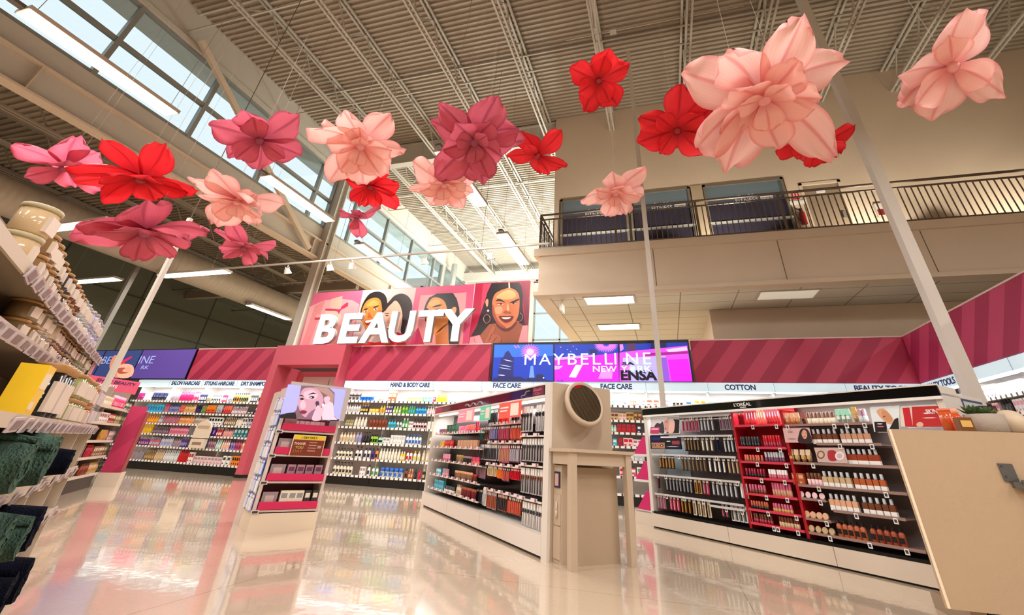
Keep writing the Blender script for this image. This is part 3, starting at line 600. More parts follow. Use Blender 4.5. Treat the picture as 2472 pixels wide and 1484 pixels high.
row(WF, bz, 'second', 1.43, [(833, 869, 'b', 'white', 'silver', .06, .17), (870, 888, 'p', 'navy', 'yellow', .07, .2), (891, 914, 'x', 'yellow', 'cream', .08, .09), (915, 929, 'b', 'yellow', 'gold', .06, .16), (930, 946, 'b', 'purple', 'white', .06, .15), (947, 968, 'b', 'lime', 'white', .06, .15), (969, 984, 'b', 'lime', 'green', .065, .17, 'body wash bottle'), (985, 1001, 'b', 'green', 'aqua', .06, .16), (1002, 1029, 'b', 'aqua', 'blue', .07, .15), (1030, 1054, 'p', 'palepink', 'white', .06, .17), (1055, 1064, 'b', 'green', 'mint', .06, .17, 'sanitiser bottle')])
row(WF, bz, 'third', 1.13, [(833, 852, 't', 'olive', 'cream', .05, .14), (853, 884, 'b', 'cream', 'white', .07, .2), (889, 934, 'b', 'rust', 'brown', .07, .19), (935, 954, 'p', 'aqua', 'teal', .07, .18), (955, 969, 'b', 'white', 'teal', .06, .15), (970, 984, 'b', 'green', 'white', .07, .2), (985, 996, 'x', 'white', 'mauve', .06, .14), (997, 1029, 'p', 'palepink', 'black', .065, .18), (1030, 1050, 'x', 'white', 'cream', .08, .15)])
row(WF, bz, 'fourth', .81, [(818, 855, 'b', 'cream', 'tan', .07, .19), (856, 871, 'b', 'lavender', 'grey', .08, .2), (872, 892, 'p', 'black', 'charcoal', .07, .21), (893, 910, 'b', 'lime', 'black', .065, .17), (912, 923, 'p', 'mint', 'black', .07, .17), (924, 940, 'x', 'white', 'grey', .08, .12), (941, 976, 'x', 'white', 'silver', .065, .17), (978, 1016, 'b', 'white', 'blue', .07, .19), (1034, 1042, 'b', 'cream', 'olive', .07, .2)])
row(WF, bz, 'fifth', .50, [(810, 849, 'p', 'cream', 'charcoal', .075, .18), (855, 873, 'p', 'white', 'black', .08, .22), (876, 893, 'b', 'white', 'navy', .07, .2), (894, 902, 'b', 'purple', 'navy', .07, .2), (903, 912, 'b', 'orange', 'navy', .07, .2), (913, 964, 'b', 'cream', 'white', .065, .21), (965, 976, 'b', 'yellow', 'white', .06, .17), (978, 994, 'b', 'white', 'red', .065, .19), (995, 1014, 'b', 'white', 'yellow', .07, .19), (1016, 1034, 'b', 'beige', 'cream', .07, .21)])
row(WF, bz, 'bottom', .18, [(801, 849, 'p', 'cream', 'charcoal', .075, .22), (867, 880, 'x', 'white', 'mauve', .07, .16), (882, 893, 'b', 'white', 'charcoal', .07, .2), (894, 912, 'b', 'white', 'green', .07, .18), (916, 972, 'j', 'white', 'blue', .1, .17), (974, 983, 'b', 'rust', 'black', .06, .17), (984, 996, 'b', 'copper', 'tan', .06, .17), (997, 1006, 'b', 'black', 'charcoal', .06, .18), (1007, 1014, 'b', 'hotpink', 'red', .06, .17), (1016, 1027, 'b', 'black', 'gold', .07, .18)])
fz = 'the face care wall'
row(WF, fz, 'top', 1.69, [(1474, 1484, 'b', 'aqua', 'white', .06, .12), (1485, 1501, 'x', 'palepink', 'white', .1, .2), (1502, 1522, 'x', 'white', 'grey', .13, .22), (1523, 1536, 'b', 'coral', 'white', .06, .13), (1537, 1560, 'x', 'cream', 'grey', .1, .13), (1561, 1594, 'x', 'white', 'coral', .13, .13, 'face mask box')])
row(WF, fz, 'second', 1.42, [(1476, 1493, 'x', 'tan', 'brown', .08, .13), (1494, 1512, 'x', 'palepink', 'gold', .08, .12), (1513, 1530, 'x', 'gold', 'brown', .08, .14), (1531, 1551, 'x', 'brown', 'gold', .08, .14)])
row(WF, fz, 'third', 1.2, [(1476, 1489, 'b', 'mint', 'white', .06, .13), (1490, 1536, 'x', 'red', 'crimson', .08, .14), (1537, 1551, 'x', 'navy', 'white', .07, .13)])
row(WF, fz, 'fourth', .96, [(1478, 1492, 'x', 'aqua', 'white', .08, .12), (1493, 1506, 'x', 'crimson', 'red', .08, .14), (1507, 1528, 'x', 'palepink', 'red', .1, .14), (1529, 1552, 'x', 'white', 'rose', .09, .12)])
row(WF, fz, 'fifth', .72, [(1490, 1510, 'x', 'white', 'charcoal', .08, .12), (1511, 1532, 'x', 'white', 'grey', .07, .14), (1533, 1556, 'x', 'silver', 'white', .1, .15)])
row(WF, fz, 'sixth', .46, [(1494, 1512, 'x', 'palepink', 'red', .1, .14), (1513, 1536, 'x', 'rose', 'white', .1, .13), (1537, 1560, 'x', 'white', 'green', .14, .15)])
oz = 'the cotton wall'
row(WF, oz, 'top', 1.69, [(1604, 1622, 'x', 'white', 'mauve', .12, .14, 'face mask box'), (1624, 1650, 't', 'cream', 'black', .07, .14), (1651, 1676, 'x', 'white', 'blue', .12, .1), (1677, 1706, 'x', 'white', 'orange', .1, .13, 'cotton swab box'), (1708, 1760, 'g', 'mint', 'aqua', .11, .13, 'cotton pad bag'), (1762, 1830, 'g', 'white', 'aqua', .11, .14, 'cotton ball bag'), (1832, 1900, 'g', 'silver', 'white', .11, .13, 'cotton round bag'), (1902, 1990, 'g', 'white', 'mint', .11, .12, 'cotton wool bag')])
rz_ = 'the side wall'
def rrow(s, z, bl): row(RF, rz_, s, z, bl, y=.05, conv=False)
rrow('top', 1.72, [(1.2, 1.9, 'c', 'palepink', 'white', .06, .001)][:0]+[(1.25, 1.8, 'x', 'white', 'rose', .07, .16), (1.85, 2.35, 'x', 'palepink', 'white', .06, .15), (2.42, 3.0, 'x', 'white', 'mauve', .07, .16), (3.05, 3.5, 'x', 'silver', 'rose', .07, .15)])
rrow('second', 1.5, [(1.25, 1.7, 'x', 'palepink', 'rose', .06, .15), (1.75, 1.95, 'b', 'black', 'charcoal', .06, .17, 'comb pack'), (2.0, 2.35, 'x', 'white', 'pink', .06, .15), (2.42, 2.9, 'x', 'black', 'grey', .07, .15), (2.95, 3.5, 'x', 'palepink', 'mauve', .06, .15)])
rrow('third', 1.28, [(1.25, 1.75, 'x', 'white', 'mauve', .06, .15), (1.8, 2.35, 'x', 'palepink', 'grey', .06, .15), (2.42, 2.8, 'x', 'rose', 'white', .06, .15), (2.85, 3.5, 'x', 'white', 'charcoal', .06, .15)])
rrow('fourth', 1.04, [(1.25, 2.3, 'x', 'charcoal', 'white', .07, .14), (2.42, 3.5, 'x', 'white', 'pink', .07, .15)])

# white round-topped display board standing in the haircare shelves
x = WF.xu(470, .52, -.12)
t = thing('display_board', 'white round-topped cardboard display in front of the haircare shelves', 'display board', WF.w(x, -.1, .535))
CB = mat('display_board_white', (225, 208, 188), .6)
pts = [(.26*math.cos(a), .42+.2*math.sin(a)) for a in [i*pi/12 for i in range(13)]]
MB().prism([(-.26, .25)]+[] + list(reversed(pts)) + [], 0, .03, CB).build('header_card', t) if False else MB().prism([(.26, .22)]+pts+[(-.26, .22)], 0, .03, CB).build('header_card', t)
MB().box(-.24, .2, -.02, .08, 0, .2, CB).build('tray', t); MB().box(-.19, .19, -.006, 0, .44, .5, M(190, 165, 140)).build('printed_bar', t); MB().box(-.15, .14, -.026, -.02, .07, .13, M(150, 120, 100)).build('printed_bar', t)
# ================================================================== SIGN, SCREENS
Y_ = Vector((0, -1, 0))
t = thing('beauty_sign', 'large BEAUTY sign with beauty portraits above the pink header', 'sign', (0, 0, 0))
mb = MB(); mb.box(-9.46, -4.46, 9.82, 9.9, 3.0, 4.52, M(214, 96, 126)); mb.build('picture_board', t)
BS = M(120, 70, 80)
for x in (-9.0, -7.4, -5.8, -4.9): MB().box(x, x+.06, 9.905, 9.96, 3.0, 4.4, BS).build('support_post', t)
c5 = (720, 660, 5.374)
A = [((222, 104, 138), [(210, 258), (845, 220), (678, 945), (10, 962)]), ((240, 168, 172), [(150, 430), (350, 345), (560, 330), (700, 345), (795, 400), (700, 800), (640, 945), (12, 960)], 0),
 ((232, 140, 146), [(350, 350), (130, 955), (30, 955), (215, 420)]), ((250, 186, 168), [(430, 330), (575, 290), (560, 445), (412, 450)]), ((252, 196, 178), [(360, 480), (520, 470), (560, 560), (480, 945), (230, 945), (330, 560)]),
 ((205, 50, 92), [(640, 375), (640, 425), (560, 470), (525, 525), (500, 490), (360, 482), (375, 455), (540, 465), (560, 430)], 1), ((190, 40, 80), [(240, 560), (335, 545), (320, 590), (215, 600)], 1), ((244, 170, 160), [(245, 535), (335, 530), (330, 560), (235, 570)], 1)]
B = [((214, 190, 186), [(845, 220), (1535, 185), (1400, 935), (678, 945)]),
 ((30, 22, 20), [(805, 560), (818, 450), (860, 350), (930, 262), (1030, 234), (1110, 262), (1150, 330), (1150, 430), (1100, 480), (1090, 620), (860, 640)], 1), ((214, 122, 52), [(860, 690), (1060, 640), (1010, 800), (900, 830)]),
 ((222, 134, 58), [(822, 560), (832, 460), (880, 370), (950, 322), (1030, 318), (1072, 360), (1088, 450), (1092, 540), (1060, 620), (1000, 680), (930, 722), (870, 695), (836, 640)], 1), ((240, 164, 84), [(880, 420), (960, 350), (1030, 360), (1040, 410), (960, 420)], 1),
 ((206, 106, 44), [(1040, 480), (1088, 500), (1070, 600), (1010, 650)], 1), ((40, 24, 18), stroke((850, 470), (910, 455), 16)), ((40, 24, 18), stroke((970, 446), (1050, 415), 16)),
 ((250, 240, 230), stroke((850, 497), (905, 485), 16)), ((250, 240, 230), stroke((975, 475), (1040, 455), 16)), ((30, 18, 14), ell(880, 491, 10, 9)), ((30, 18, 14), ell(1008, 464, 10, 9)), ((186, 92, 40), [(925, 500), (900, 560), (920, 578), (960, 570), (950, 556)], 1),
 ((170, 50, 44), [(862, 612), (920, 600), (985, 584), (965, 630), (915, 668), (880, 660)], 1), ((250, 246, 240), [(872, 614), (925, 606), (975, 592), (950, 624), (885, 642)], 1),
 ((44, 26, 28), [(1070, 548), (1110, 440), (1180, 365), (1250, 290), (1340, 262), (1420, 290), (1470, 360), (1480, 450), (1450, 560), (1400, 700), (1370, 800), (1330, 740), (1340, 560), (1150, 480)], 1),
 ((236, 186, 160), [(1098, 565), (1150, 460), (1215, 390), (1268, 352), (1325, 420), (1352, 520), (1345, 600), (1300, 720), (1230, 810), (1150, 770), (1112, 660)], 1), ((120, 76, 60), stroke((1120, 520), (1190, 520), 12)), ((120, 76, 60), stroke((1255, 515), (1340, 520), 12)), ((50, 50, 60), stroke((1130, 545), (1180, 548), 14)), ((50, 50, 60), stroke((1265, 545), (1330, 540), 14)),
 ((214, 150, 124), [(1185, 560), (1150, 640), (1175, 655), (1215, 645), (1200, 620)], 1), ((190, 70, 74), [(1130, 672), (1180, 680), (1245, 668), (1215, 712), (1165, 725), (1145, 705)], 1), ((250, 246, 242), [(1140, 680), (1180, 688), (1230, 676), (1205, 702), (1165, 708)], 1), ((205, 30, 45), [(1200, 790), (1290, 760), (1400, 800), (1400, 935), (680, 945), (700, 840), (800, 860), (1000, 900), (1150, 860)])]
Cc = [((214, 84, 124), [(1535, 185), (2290, 140), (2215, 920), (1400, 935)]), ((236, 152, 156), [(1592, 286), (2186, 246), (2132, 920), (1470, 935)]), ((200, 60, 100), [(1560, 700), (1480, 800), (1460, 930), (1640, 930)]),
 ((26, 20, 22), [(1632, 480), (1660, 385), (1700, 315), (1800, 262), (2010, 254), (2060, 330), (2092, 450), (2102, 620), (2085, 920), (1960, 920), (1940, 720), (1650, 620)]), ((200, 118, 66), [(1760, 620), (1950, 640), (1955, 922), (1790, 922)]),
 ((222, 140, 76), [(1660, 540), (1672, 430), (1740, 322), (1830, 318), (1900, 365), (1932, 450), (1945, 530), (1950, 620), (1880, 740), (1790, 800), (1700, 730), (1665, 640)], 1), ((240, 168, 100), [(1690, 400), (1760, 345), (1830, 345), (1840, 390), (1740, 430)], 1), ((20, 14, 14), stroke((1735, 440), (1880, 405), 22)), ((16, 12, 14), [(1635, 490), (1650, 450), (1690, 460), (1688, 500), (1660, 530), (1640, 520)], 1), ((245, 236, 228), stroke((1760, 482), (1850, 466), 20)), ((20, 12, 12), ell(1800, 474, 13, 12)), ((20, 14, 14), stroke((1755, 476), (1850, 458), 8)), ((236, 160, 110), [(1980, 480), (2020, 438), (2055, 450), (2045, 510), (2010, 540), (1985, 520)], 1), ((90, 50, 30), stroke((1790, 780), (1950, 640), 22))]
art('picture_print', (0, 9.82, 3), Y_, c5, A+B+Cc, t, eps=.0004)
LW = mat('letter_white', (226, 240, 248), .4, emit=.42); LS = M(176, 168, 166)
lets = [('B', 190, 530, 590, 962), ('E', 505, 850, 570, 955), ('A', 780, 1170, 555, 948), ('U', 1192, 1545, 545, 945), ('T', 1575, 1895, 535, 938), ('Y', 1870, 2290, 515, 932)]
YL = 9.55
def lx(x, y): return on(720+x/5.374, 660+y/5.374, 1, YL)
spans = []
for ch, x0, x1, y0, y1 in lets:
    zb = lx(x0, y1).z; zt = lx(x1, y0).z
    l = lx(x0+(40 if ch in 'BE' else 0), y1) if ch in 'BE' else (lx(x0, y1) if ch == 'A' else lx(x0+10, y0+100) if ch == 'U' else lx(x0, y0+20))
    r = lx(x1, y1) if ch == 'A' else lx(x1, y0+20) if ch in 'TY' else lx(x1-20, y0+60)
    if ch == 'B': l, r = lx(190, 962), lx(530, 640)
    if ch == 'E': l, r = lx(505, 955), lx(850, 575)
    spans.append((ch, l.x, r.x))
zb, zt = 3.0, 3.78
for ch, x0, x1 in spans:
    n = 'letter'
    me = text_mesh(ch, 1.0, .05, .034, 'LEFT', 1, LW, 'letter'); me.materials.append(LS); a, b, c, d = bounds(me)
    for p in me.polygons: p.material_index = 0 if p.normal.y < -.5 else 1
    me.transform(Matrix.Diagonal(((x1-x0)/(b-a), 1, (zt-zb)/(d-c), 1)) @ Matrix.Translation((-a, 0, -c)))
    o = obj('letter', me, t); o.location = (x0, YL, zb); o['label'] = 'white illuminated letter %s' % ch
# portrait at the right end
t = thing('portrait_panel', 'portrait poster of a smiling dark-haired woman with pink hoop earrings', 'poster')
MB().box(-4.42, -2.95, 9.8, 9.88, 2.99, 4.53, M(150, 20, 60)).build('board', t)
c6 = (1130, 660, 8.244)
D = [((176, 18, 62), [(150, 212), (1222, 152), (1186, 1392), (18, 1422)]), ((222, 62, 92), [(300, 204), (462, 196), (380, 380), (330, 560), (250, 780), (280, 400)]), ((120, 10, 45), [(1040, 172), (1222, 152), (1190, 1030), (1140, 1030), (1095, 560)]),
 ((32, 24, 28), [(470, 192), (1020, 176), (1066, 260), (1090, 420), (1085, 640), (1110, 850), (1140, 1030), (900, 1080), (440, 1010), (420, 1080), (250, 1222), (60, 1245), (170, 1050), (250, 800), (330, 560), (385, 370)]),
 ((150, 78, 52), [(420, 1010), (980, 940), (1090, 1032), (1000, 1398), (310, 1398), (235, 1235)]), ((95, 40, 35), [(560, 1000), (960, 960), (860, 1120), (700, 1150)], 1), ((226, 142, 152), [(40, 1272), (230, 1226), (310, 1404), (18, 1414)]), ((226, 142, 152), [(1088, 1035), (1188, 1030), (1186, 1392), (992, 1396)]), ((190, 100, 118), stroke((110, 1260), (150, 1400), 18)),
 ((222, 150, 120), [(345, 560), (380, 505), (405, 540), (395, 640), (370, 660)], 1),
 ((204, 116, 76), [(478, 660), (490, 520), (545, 400), (680, 325), (820, 290), (940, 330), (1008, 420), (1025, 560), (1020, 700), (1000, 830), (940, 960), (840, 1065), (740, 1092), (640, 1050), (550, 950), (490, 820)], 1),
 ((236, 160, 104), [(560, 470), (680, 370), (820, 330), (930, 380), (940, 470), (800, 520), (640, 500)], 1), ((228, 150, 112), [(540, 690), (640, 650), (690, 720), (640, 800), (560, 790)], 1), ((160, 74, 52), [(478, 660), (500, 620), (540, 800), (620, 960), (740, 1060), (740, 1092), (640, 1050), (550, 950), (490, 820)], 1),
 ((252, 205, 160), [(806, 176), (828, 176), (838, 292), (808, 296)]), ((40, 18, 18), [(545, 560), (600, 508), (670, 525), (742, 580), (655, 552), (590, 548)], 1), ((40, 18, 18), [(830, 578), (900, 548), (1005, 498), (1010, 530), (910, 578)], 1),
 ((240, 225, 215), stroke((580, 610), (710, 615), 26)), ((240, 225, 215), stroke((845, 605), (960, 592), 24)), ((25, 14, 16), ell(655, 608, 22, 17)), ((25, 14, 16), ell(905, 596, 20, 15)), ((30, 14, 16), stroke((555, 600), (715, 604), 12)), ((30, 14, 16), stroke((838, 600), (985, 576), 12)),
 ((165, 84, 56), [(770, 730), (700, 770), (722, 795), (790, 782), (850, 795), (850, 760), (810, 765)], 1), ((240, 176, 140), [(785, 610), (800, 610), (818, 730), (775, 735)], 1), ((108, 26, 36), [(612, 856), (720, 846), (780, 852), (880, 846), (905, 868), (850, 945), (750, 978), (665, 932)], 1), ((240, 222, 212), [(670, 876), (790, 872), (855, 872), (810, 905), (720, 908)], 1),
 ((165, 88, 62), [(345, 1392), (390, 1260), (440, 1150), (495, 1058), (540, 1088), (505, 1200), (600, 1222), (665, 1290), (610, 1392)], 1), ((90, 38, 34), stroke((400, 1380), (500, 1150), 12)), ((90, 38, 34), stroke((480, 1385), (590, 1250), 12)), ((240, 170, 185), ell(402, 742, 24, 24))]
art('picture_print', (0, 9.8, 3), Y_, c6, D, t, eps=.0004)
mb = MB()
for cx_, cy_, a0, a1 in ((375, 905, 0, 2*pi), (1022, 872, -1.4, 1.9)):
    prev = None
    for k in range(17):
        a = a0+(a1-a0)*k/16; q = on(1130+(cx_+66*math.cos(a))/8.244, 660+(cy_+(84)*math.sin(a))/8.244, 1, 9.783)
        if prev: mb.bar(prev, q, .03, .006, M(238, 150, 168))
        prev = q
mb.build('earring_print', t)
# ---- video wall
c8 = (1180, 810, 4.944); SE = .82
BL = (20, 50, 158); MG = (225, 20, 225)
t = thing('video_screen', 'left video screen of the blue and magenta video wall, city tower and firework', 'screen')
def screen(name, u0, u1, label, zb=2.16, zt=2.965):
    x0, x1 = on(u0, 875, 1, 9.7).x, on(u1, 875, 1, 9.7).x
    return x0, x1
BZ = M(10, 10, 22, rough=.3)
sx = [-3.75, -2.3, -.83, .63]
def scr_box(t, x0, x1): MB().box(x0, x1, 9.7, 9.8, 2.15, 2.985, BZ).build('bezel', t)
scr_box(t, sx[0], sx[1]-.003)
S1 = [(BL, [(68, 108), (768, 104), (770, 548), (38, 548)]), ((40, 95, 215), [(68, 108), (768, 104), (768, 240), (60, 260)], 0), ((30, 34, 95), [(190, 210), (232, 175), (260, 215), (270, 240), (300, 260), (290, 548), (95, 548), (120, 380), (150, 270), (185, 240)]), ((28, 32, 80), [(38, 548), (60, 500), (240, 490), (380, 490), (440, 520), (470, 500), (560, 505), (570, 460), (640, 460), (680, 530), (770, 540), (770, 548)]), ((90, 130, 220), [(480, 500), (500, 360), (530, 360), (545, 500)])]
for k in range(22):
    a = 2*pi*k/22; S1.append(((205, 100, 235), stroke((495+20*math.cos(a), 195+18*math.sin(a)), (495+122*math.cos(a), 195+105*math.sin(a)), 13)))
S1 += [((230, 170, 245), ell(495, 195, 45, 40)), ((210, 110, 235), stroke((300, 115), (340, 155), 14)), ((210, 110, 235), stroke((340, 112), (370, 150), 14)), ((170, 190, 245), stroke((175, 285), (290, 310), 9)), ((170, 190, 245), stroke((125, 345), (280, 375), 8)), ((170, 190, 245), stroke((120, 380), (270, 405), 8)), ((200, 210, 250), stroke((110, 470), (200, 475), 9)), ((200, 210, 250), ell(655, 505, 9, 9))]
art('screen_picture', (0, 9.7, 3), Y_, c8, S1, t, emit=SE, eps=.0004)
t2 = thing('video_screen', 'middle video screen of the video wall, magenta bridge shapes and firework', 'screen'); scr_box(t2, sx[1], sx[2]-.003)
S2 = [(BL, [(785, 104), (1543, 100), (1555, 546), (785, 546)]), ((226, 24, 226), [(785, 275), (1000, 262), (1180, 245), (1543, 205), (1555, 546), (785, 546)]), ((200, 140, 240), [(785, 262), (1250, 225), (1250, 250), (785, 295)]), ((150, 40, 150), [(860, 290), (1200, 262), (1200, 285), (860, 312)]), ((190, 200, 240), [(1040, 345), (1120, 350), (1040, 500), (955, 495)]), ((225, 130, 240), [(1350, 400), (1480, 410), (1470, 515), (1305, 515)]), ((225, 150, 240), [(785, 360), (890, 360), (840, 400), (785, 405)]), ((28, 34, 90), [(1203, 160), (1290, 165), (1290, 215), (1200, 220)]), ((140, 20, 190), [(810, 546), (820, 515), (850, 540), (880, 512), (900, 546)])]
for k in range(18):
    a = pi*(.02+.96*k/17); S2.append(((200, 110, 240), stroke((1400+30*math.cos(a), 104+14*math.sin(a)), (1400+150*math.cos(a), 104+110*math.sin(a)), 12)))
for p in ((850, 130), (930, 160), (1000, 120), (970, 185), (1040, 155)): S2.append(((170, 190, 245), stroke(p, (p[0]+18, p[1]+14), 6)))
art('screen_picture', (0, 9.7, 3), Y_, c8, S2, t2, emit=SE, eps=.0004)
t3 = thing('video_screen', 'right video screen of the video wall, magenta with black lettering', 'screen'); scr_box(t3, sx[2], sx[3])
S3 = [(BL, [(1560, 100), (2368, 80), (2430, 546), (1560, 546)]), ((70, 45, 90), [(1645, 95), (1752, 92), (1760, 190), (1640, 195)]), ((24, 28, 80), [(1935, 85), (2120, 85), (2120, 140), (1935, 160)]), ((215, 70, 230), [(1560, 205), (1640, 190), (2368, 118), (2430, 546), (1560, 546)]), ((200, 190, 240), [(2110, 165), (2360, 130), (2372, 175), (2150, 200)]), ((150, 20, 130), [(1850, 210), (2375, 185), (2378, 215), (1850, 245)]), ((170, 160, 230), [(1600, 265), (2110, 240), (2150, 546), (1600, 546)]), ((130, 80, 200), [(2020, 260), (2120, 262), (2165, 546), (2060, 546)]), ((228, 22, 228), [(2135, 290), (2378, 275), (2430, 546), (2180, 546)]), ((210, 110, 230), [(1600, 360), (1680, 340), (1700, 546), (1600, 546)]), ((205, 120, 235), [(1560, 105), (1600, 100), (1610, 160), (1570, 190)])]
art('screen_picture', (0, 9.7, 3), Y_, c8, S3, t3, emit=SE, eps=.0004)
LB = mat('screen_letter', (190, 222, 245), .4, emit=1.0); LK = M(18, 10, 30)
def sX(x, y=280): return on(1180+x/4.944, 810+y/4.944, 1, 9.69).x
def sZ(y, x=1000): return on(1180+x/4.944, 810+y/4.944, 1, 9.69).z
T3 = fit_text('ENSA', sX(1575, 480), sX(2010, 480), sZ(535, 1800), sZ(410, 1800), 9.688, LK, .045, parent=t3)
fit_text('SA', sX(1590, 330), sX(1740, 330), sZ(350, 1650), sZ(315, 1650), 9.688, LK, .045, parent=t3)
mz = (sZ(345, 1100), sZ(212, 1100))
for s_, a, b, p in (('MA', 430, 742, t), ('YBELL', 768, 1480, t2), ('NE', 1640, 1935, t3)):
    fit_text(s_, sX(a), sX(b), mz[0], mz[1], 9.683, LB, 0, parent=p, spacing=1.25)
MB().box(sX(1500), sX(1522), 9.68, 9.685, mz[0], mz[1], LB).build('lettering', t2)
nz = (sZ(432, 1500), sZ(362, 1500))
fit_text('NEW', sX(1243, 400), sX(1530, 400), nz[0], nz[1], 9.683, LB, .012, parent=t2); fit_text('Y', sX(1580, 400), sX(1655, 400), nz[0], nz[1], 9.683, LB, .012, parent=t3); fit_text('RK', sX(1775, 400), sX(1948, 400), nz[0], nz[1], 9.683, LB, .012, parent=t3)
star = MB(); cx_, cz_ = sX(1715, 400), (nz[0]+nz[1])/2
for k in range(9):
    a = pi*k/9; star.bar((cx_-.07*math.cos(a), 9.682, cz_-.07*math.sin(a)), (cx_+.07*math.cos(a), 9.682, cz_+.07*math.sin(a)), .016, .004, LB)
star.build('star_letter', t3)
# far-left screens (origin 0,750, scale 4.948)
cl = (0, 750, 4.948); xs = [-17.3, -15.95, -14.48, -13.0, -12.83]
xb = [on(cl[0]+x/cl[2], 875, 1, 9.7).x for x in (1065, 1195, 1640, 2050)]
PU = (84, 62, 140)
specs = [((xb[0]-.9, xb[1]), 'leftmost blue-violet video screen behind the candle shelves'), ((xb[1]+.005, xb[2]), 'middle video screen of the left wall showing a hand with a lipstick'), ((xb[2]+.005, -12.83), 'right video screen of the left wall, violet, beside the striped header')]
TS = []
for (a, b), lb in specs:
    q = thing('video_screen', lb, 'screen'); MB().box(a, b, 9.7, 9.8, 2.15, 2.985, BZ).build('bezel', q); TS.append(q)
    MB().box(a+.02, b-.02, 9.697, 9.7, 2.17, 2.965, M(*((50, 66, 120) if lb[0] != 'r' else PU), emit=.55)).build('screen_picture', q)
HN = [((205, 130, 105), [(1310, 640), (1370, 530), (1420, 560), (1500, 660), (1480, 760), (1400, 800), (1330, 760)], 1), ((230, 165, 140), [(1400, 700), (1450, 640), (1560, 640), (1600, 690), (1580, 770), (1500, 805), (1410, 790)], 1), ((160, 80, 65), [(1400, 690), (1500, 680), (1460, 720), (1540, 740), (1420, 750)], 1), ((225, 150, 125), ell(1535, 700, 36, 34)), ((200, 40, 80), [(1430, 640), (1450, 600), (1570, 540), (1580, 555), (1460, 640)])]
art('screen_picture', (0, 9.695, 3), Y_, cl, HN, TS[1], emit=.7, eps=.0004)
LV = M(150, 165, 215, emit=.6)
def qX(x, y=620): return on(x/4.948, 750+y/4.948, 1, 9.69).x
fit_text('AY', qX(1085), qX(1190), 2.58, 2.79, 9.69, LV, -.004, parent=TS[0]); fit_text('BE', qX(1210), qX(1310), 2.58, 2.79, 9.69, LV, -.004, parent=TS[1]); fit_text('INE', qX(1650), qX(1825), 2.58, 2.79, 9.69, LV, -.004, parent=TS[2]); fit_text('RK', qX(1675, 700), qX(1765, 700), 2.42, 2.52, 9.69, LV, .0, parent=TS[2])

# ================================================================== MAKEUP ISLAND
IF = Frame(-1.06, 4.39, math.atan2(-.733, .68)); IF.lim = (-6, 4)
WH = mat('fixture_white', (222, 214, 206), .35); IV = mat('ivory_laminate', (190, 170, 148), .5, var=.03); DKB = mat('fixture_black', (14, 12, 14), .25)
L = 3.98
t = thing('makeup_island', 'long white makeup island hung with carded brushes and pencils', 'shelving', IF.w(-L, 0, 0), IF.rz)
MB().box(0, L-.02, .03, .6, 0, .02, M(60, 55, 50)).build('kick', t)
for a, b in ((0, 1.24), (1.24, 2.43), (2.43, L-.1)): MB().box(a+.003, b-.003, 0, .04, .02, .165, WH).build('base_panel', t)
MB().box(0, L-.1, 0, .34, .165, .18, mat('deck_grey', (205, 200, 192), .35)).build('deck', t)
MB().box(.02, L-.1, .34, .38, .18, 1.28, DKB).build('back_panel', t)
MB().box(0, .03, 0, .36, .18, 1.26, WH).build('end_wall', t)
MB().box(0, L-.1, .04, .36, 1.26, 1.275, WH).build('canopy', t)
hd = MB().box(0, L-.1, -.0, .04, 1.275, 1.37, mat('gloss_header', (44, 14, 30), .08, coat=1)).build('header', t)
MB().box(0, L-.1, -.012, 0, 1.255, 1.278, WH).build('header_rail', hd); MB().box(0, L-.1, -.012, .02, 1.37, 1.382, WH).build('header_rail', hd)
mb = MB(); prev = None
for k in range(26):
    x = 1.55+k*.028; q = (x, -.004, 1.315+.02*math.sin(k*.7))
    if prev: mb.bar(prev, q, .022, .004, M(190, 190, 205)); 
    prev = q
prev = None
for k in range(14):
    x = L-.62+k*.014; q = (x, -.004, 1.29+.005*k+.012*math.sin(k*.9))
    if prev: mb.bar(prev, q, .02, .004, M(165, 165, 180))
    prev = q
mb.build('header_scroll', hd)
MB().box(L-.36, L-.12, -.004, 0, 1.285, 1.365, M(110, 20, 55)).build('header_label', hd); fit_text('Shade', L-.34, L-.16, 1.325, 1.355, -.006, M(200, 110, 140), parent=hd); fit_text('Cm', L-.3, L-.2, 1.292, 1.315, -.006, M(200, 110, 140), parent=hd)
MB().box(.1, L-.14, .05, .09, 1.24, 1.258, LED).build('light_bar', t); area('island_glow', (L/2, .12, 1.235), L-.3, .06, 22, (1, .98, .96), (math.radians(18), 0, 0), t)
# far small end block
MB().box(-.24, -.003, .05, .6, 0, .17, WH).build('end_base', t)
# end panel with ivory cover
ep = MB().box(L-.1, L, .0, .03, 0, 1.385, WH).build('corner_post', t)
MB().box(L-.098, L, .031, .72, .0, 1.385, IV).build('end_panel', t)
FC = M(232, 210, 208)
tagm = MB().box(-.055, .055, -.012, 0, -.014, .012, M(236, 212, 214)).box(.03, .055, -.016, -.012, -.012, .012, M(120, 100, 110)).mesh('price_tag')
barm = {}
def peg_bar(x0, x1, z, tags=True, y=0.0):
    s = MB().box(x0+L, x1+L, y, y+.02, z-.008, z+.006, WH).build('peg_bar', t)
    MB().box(x0+L, x1+L, y+.02, .34, z-.006, z, M(60, 58, 60) if not tags else M(70, 66, 68)).build('shelf_plate', s)
    if tags:
        n = int((x1-x0)/.2)
        for k in range(n): obj('price_tag', tagm, s, loc=(x0+L+(k+.5)*(x1-x0)/n, y-.001, z+.012))
RZ = [.92, .665, .39]; MZs = [1.055, .86, .635, .385]; LZ = [.975, .79, .61, .425, .25]
for z in RZ: peg_bar(-.62, -.12, z)
for z in MZs: peg_bar(-1.66, -.64, z, y=.06)
for z in LZ: peg_bar(-3.86, -1.72, z, y=.02)
iz = 'the makeup island'
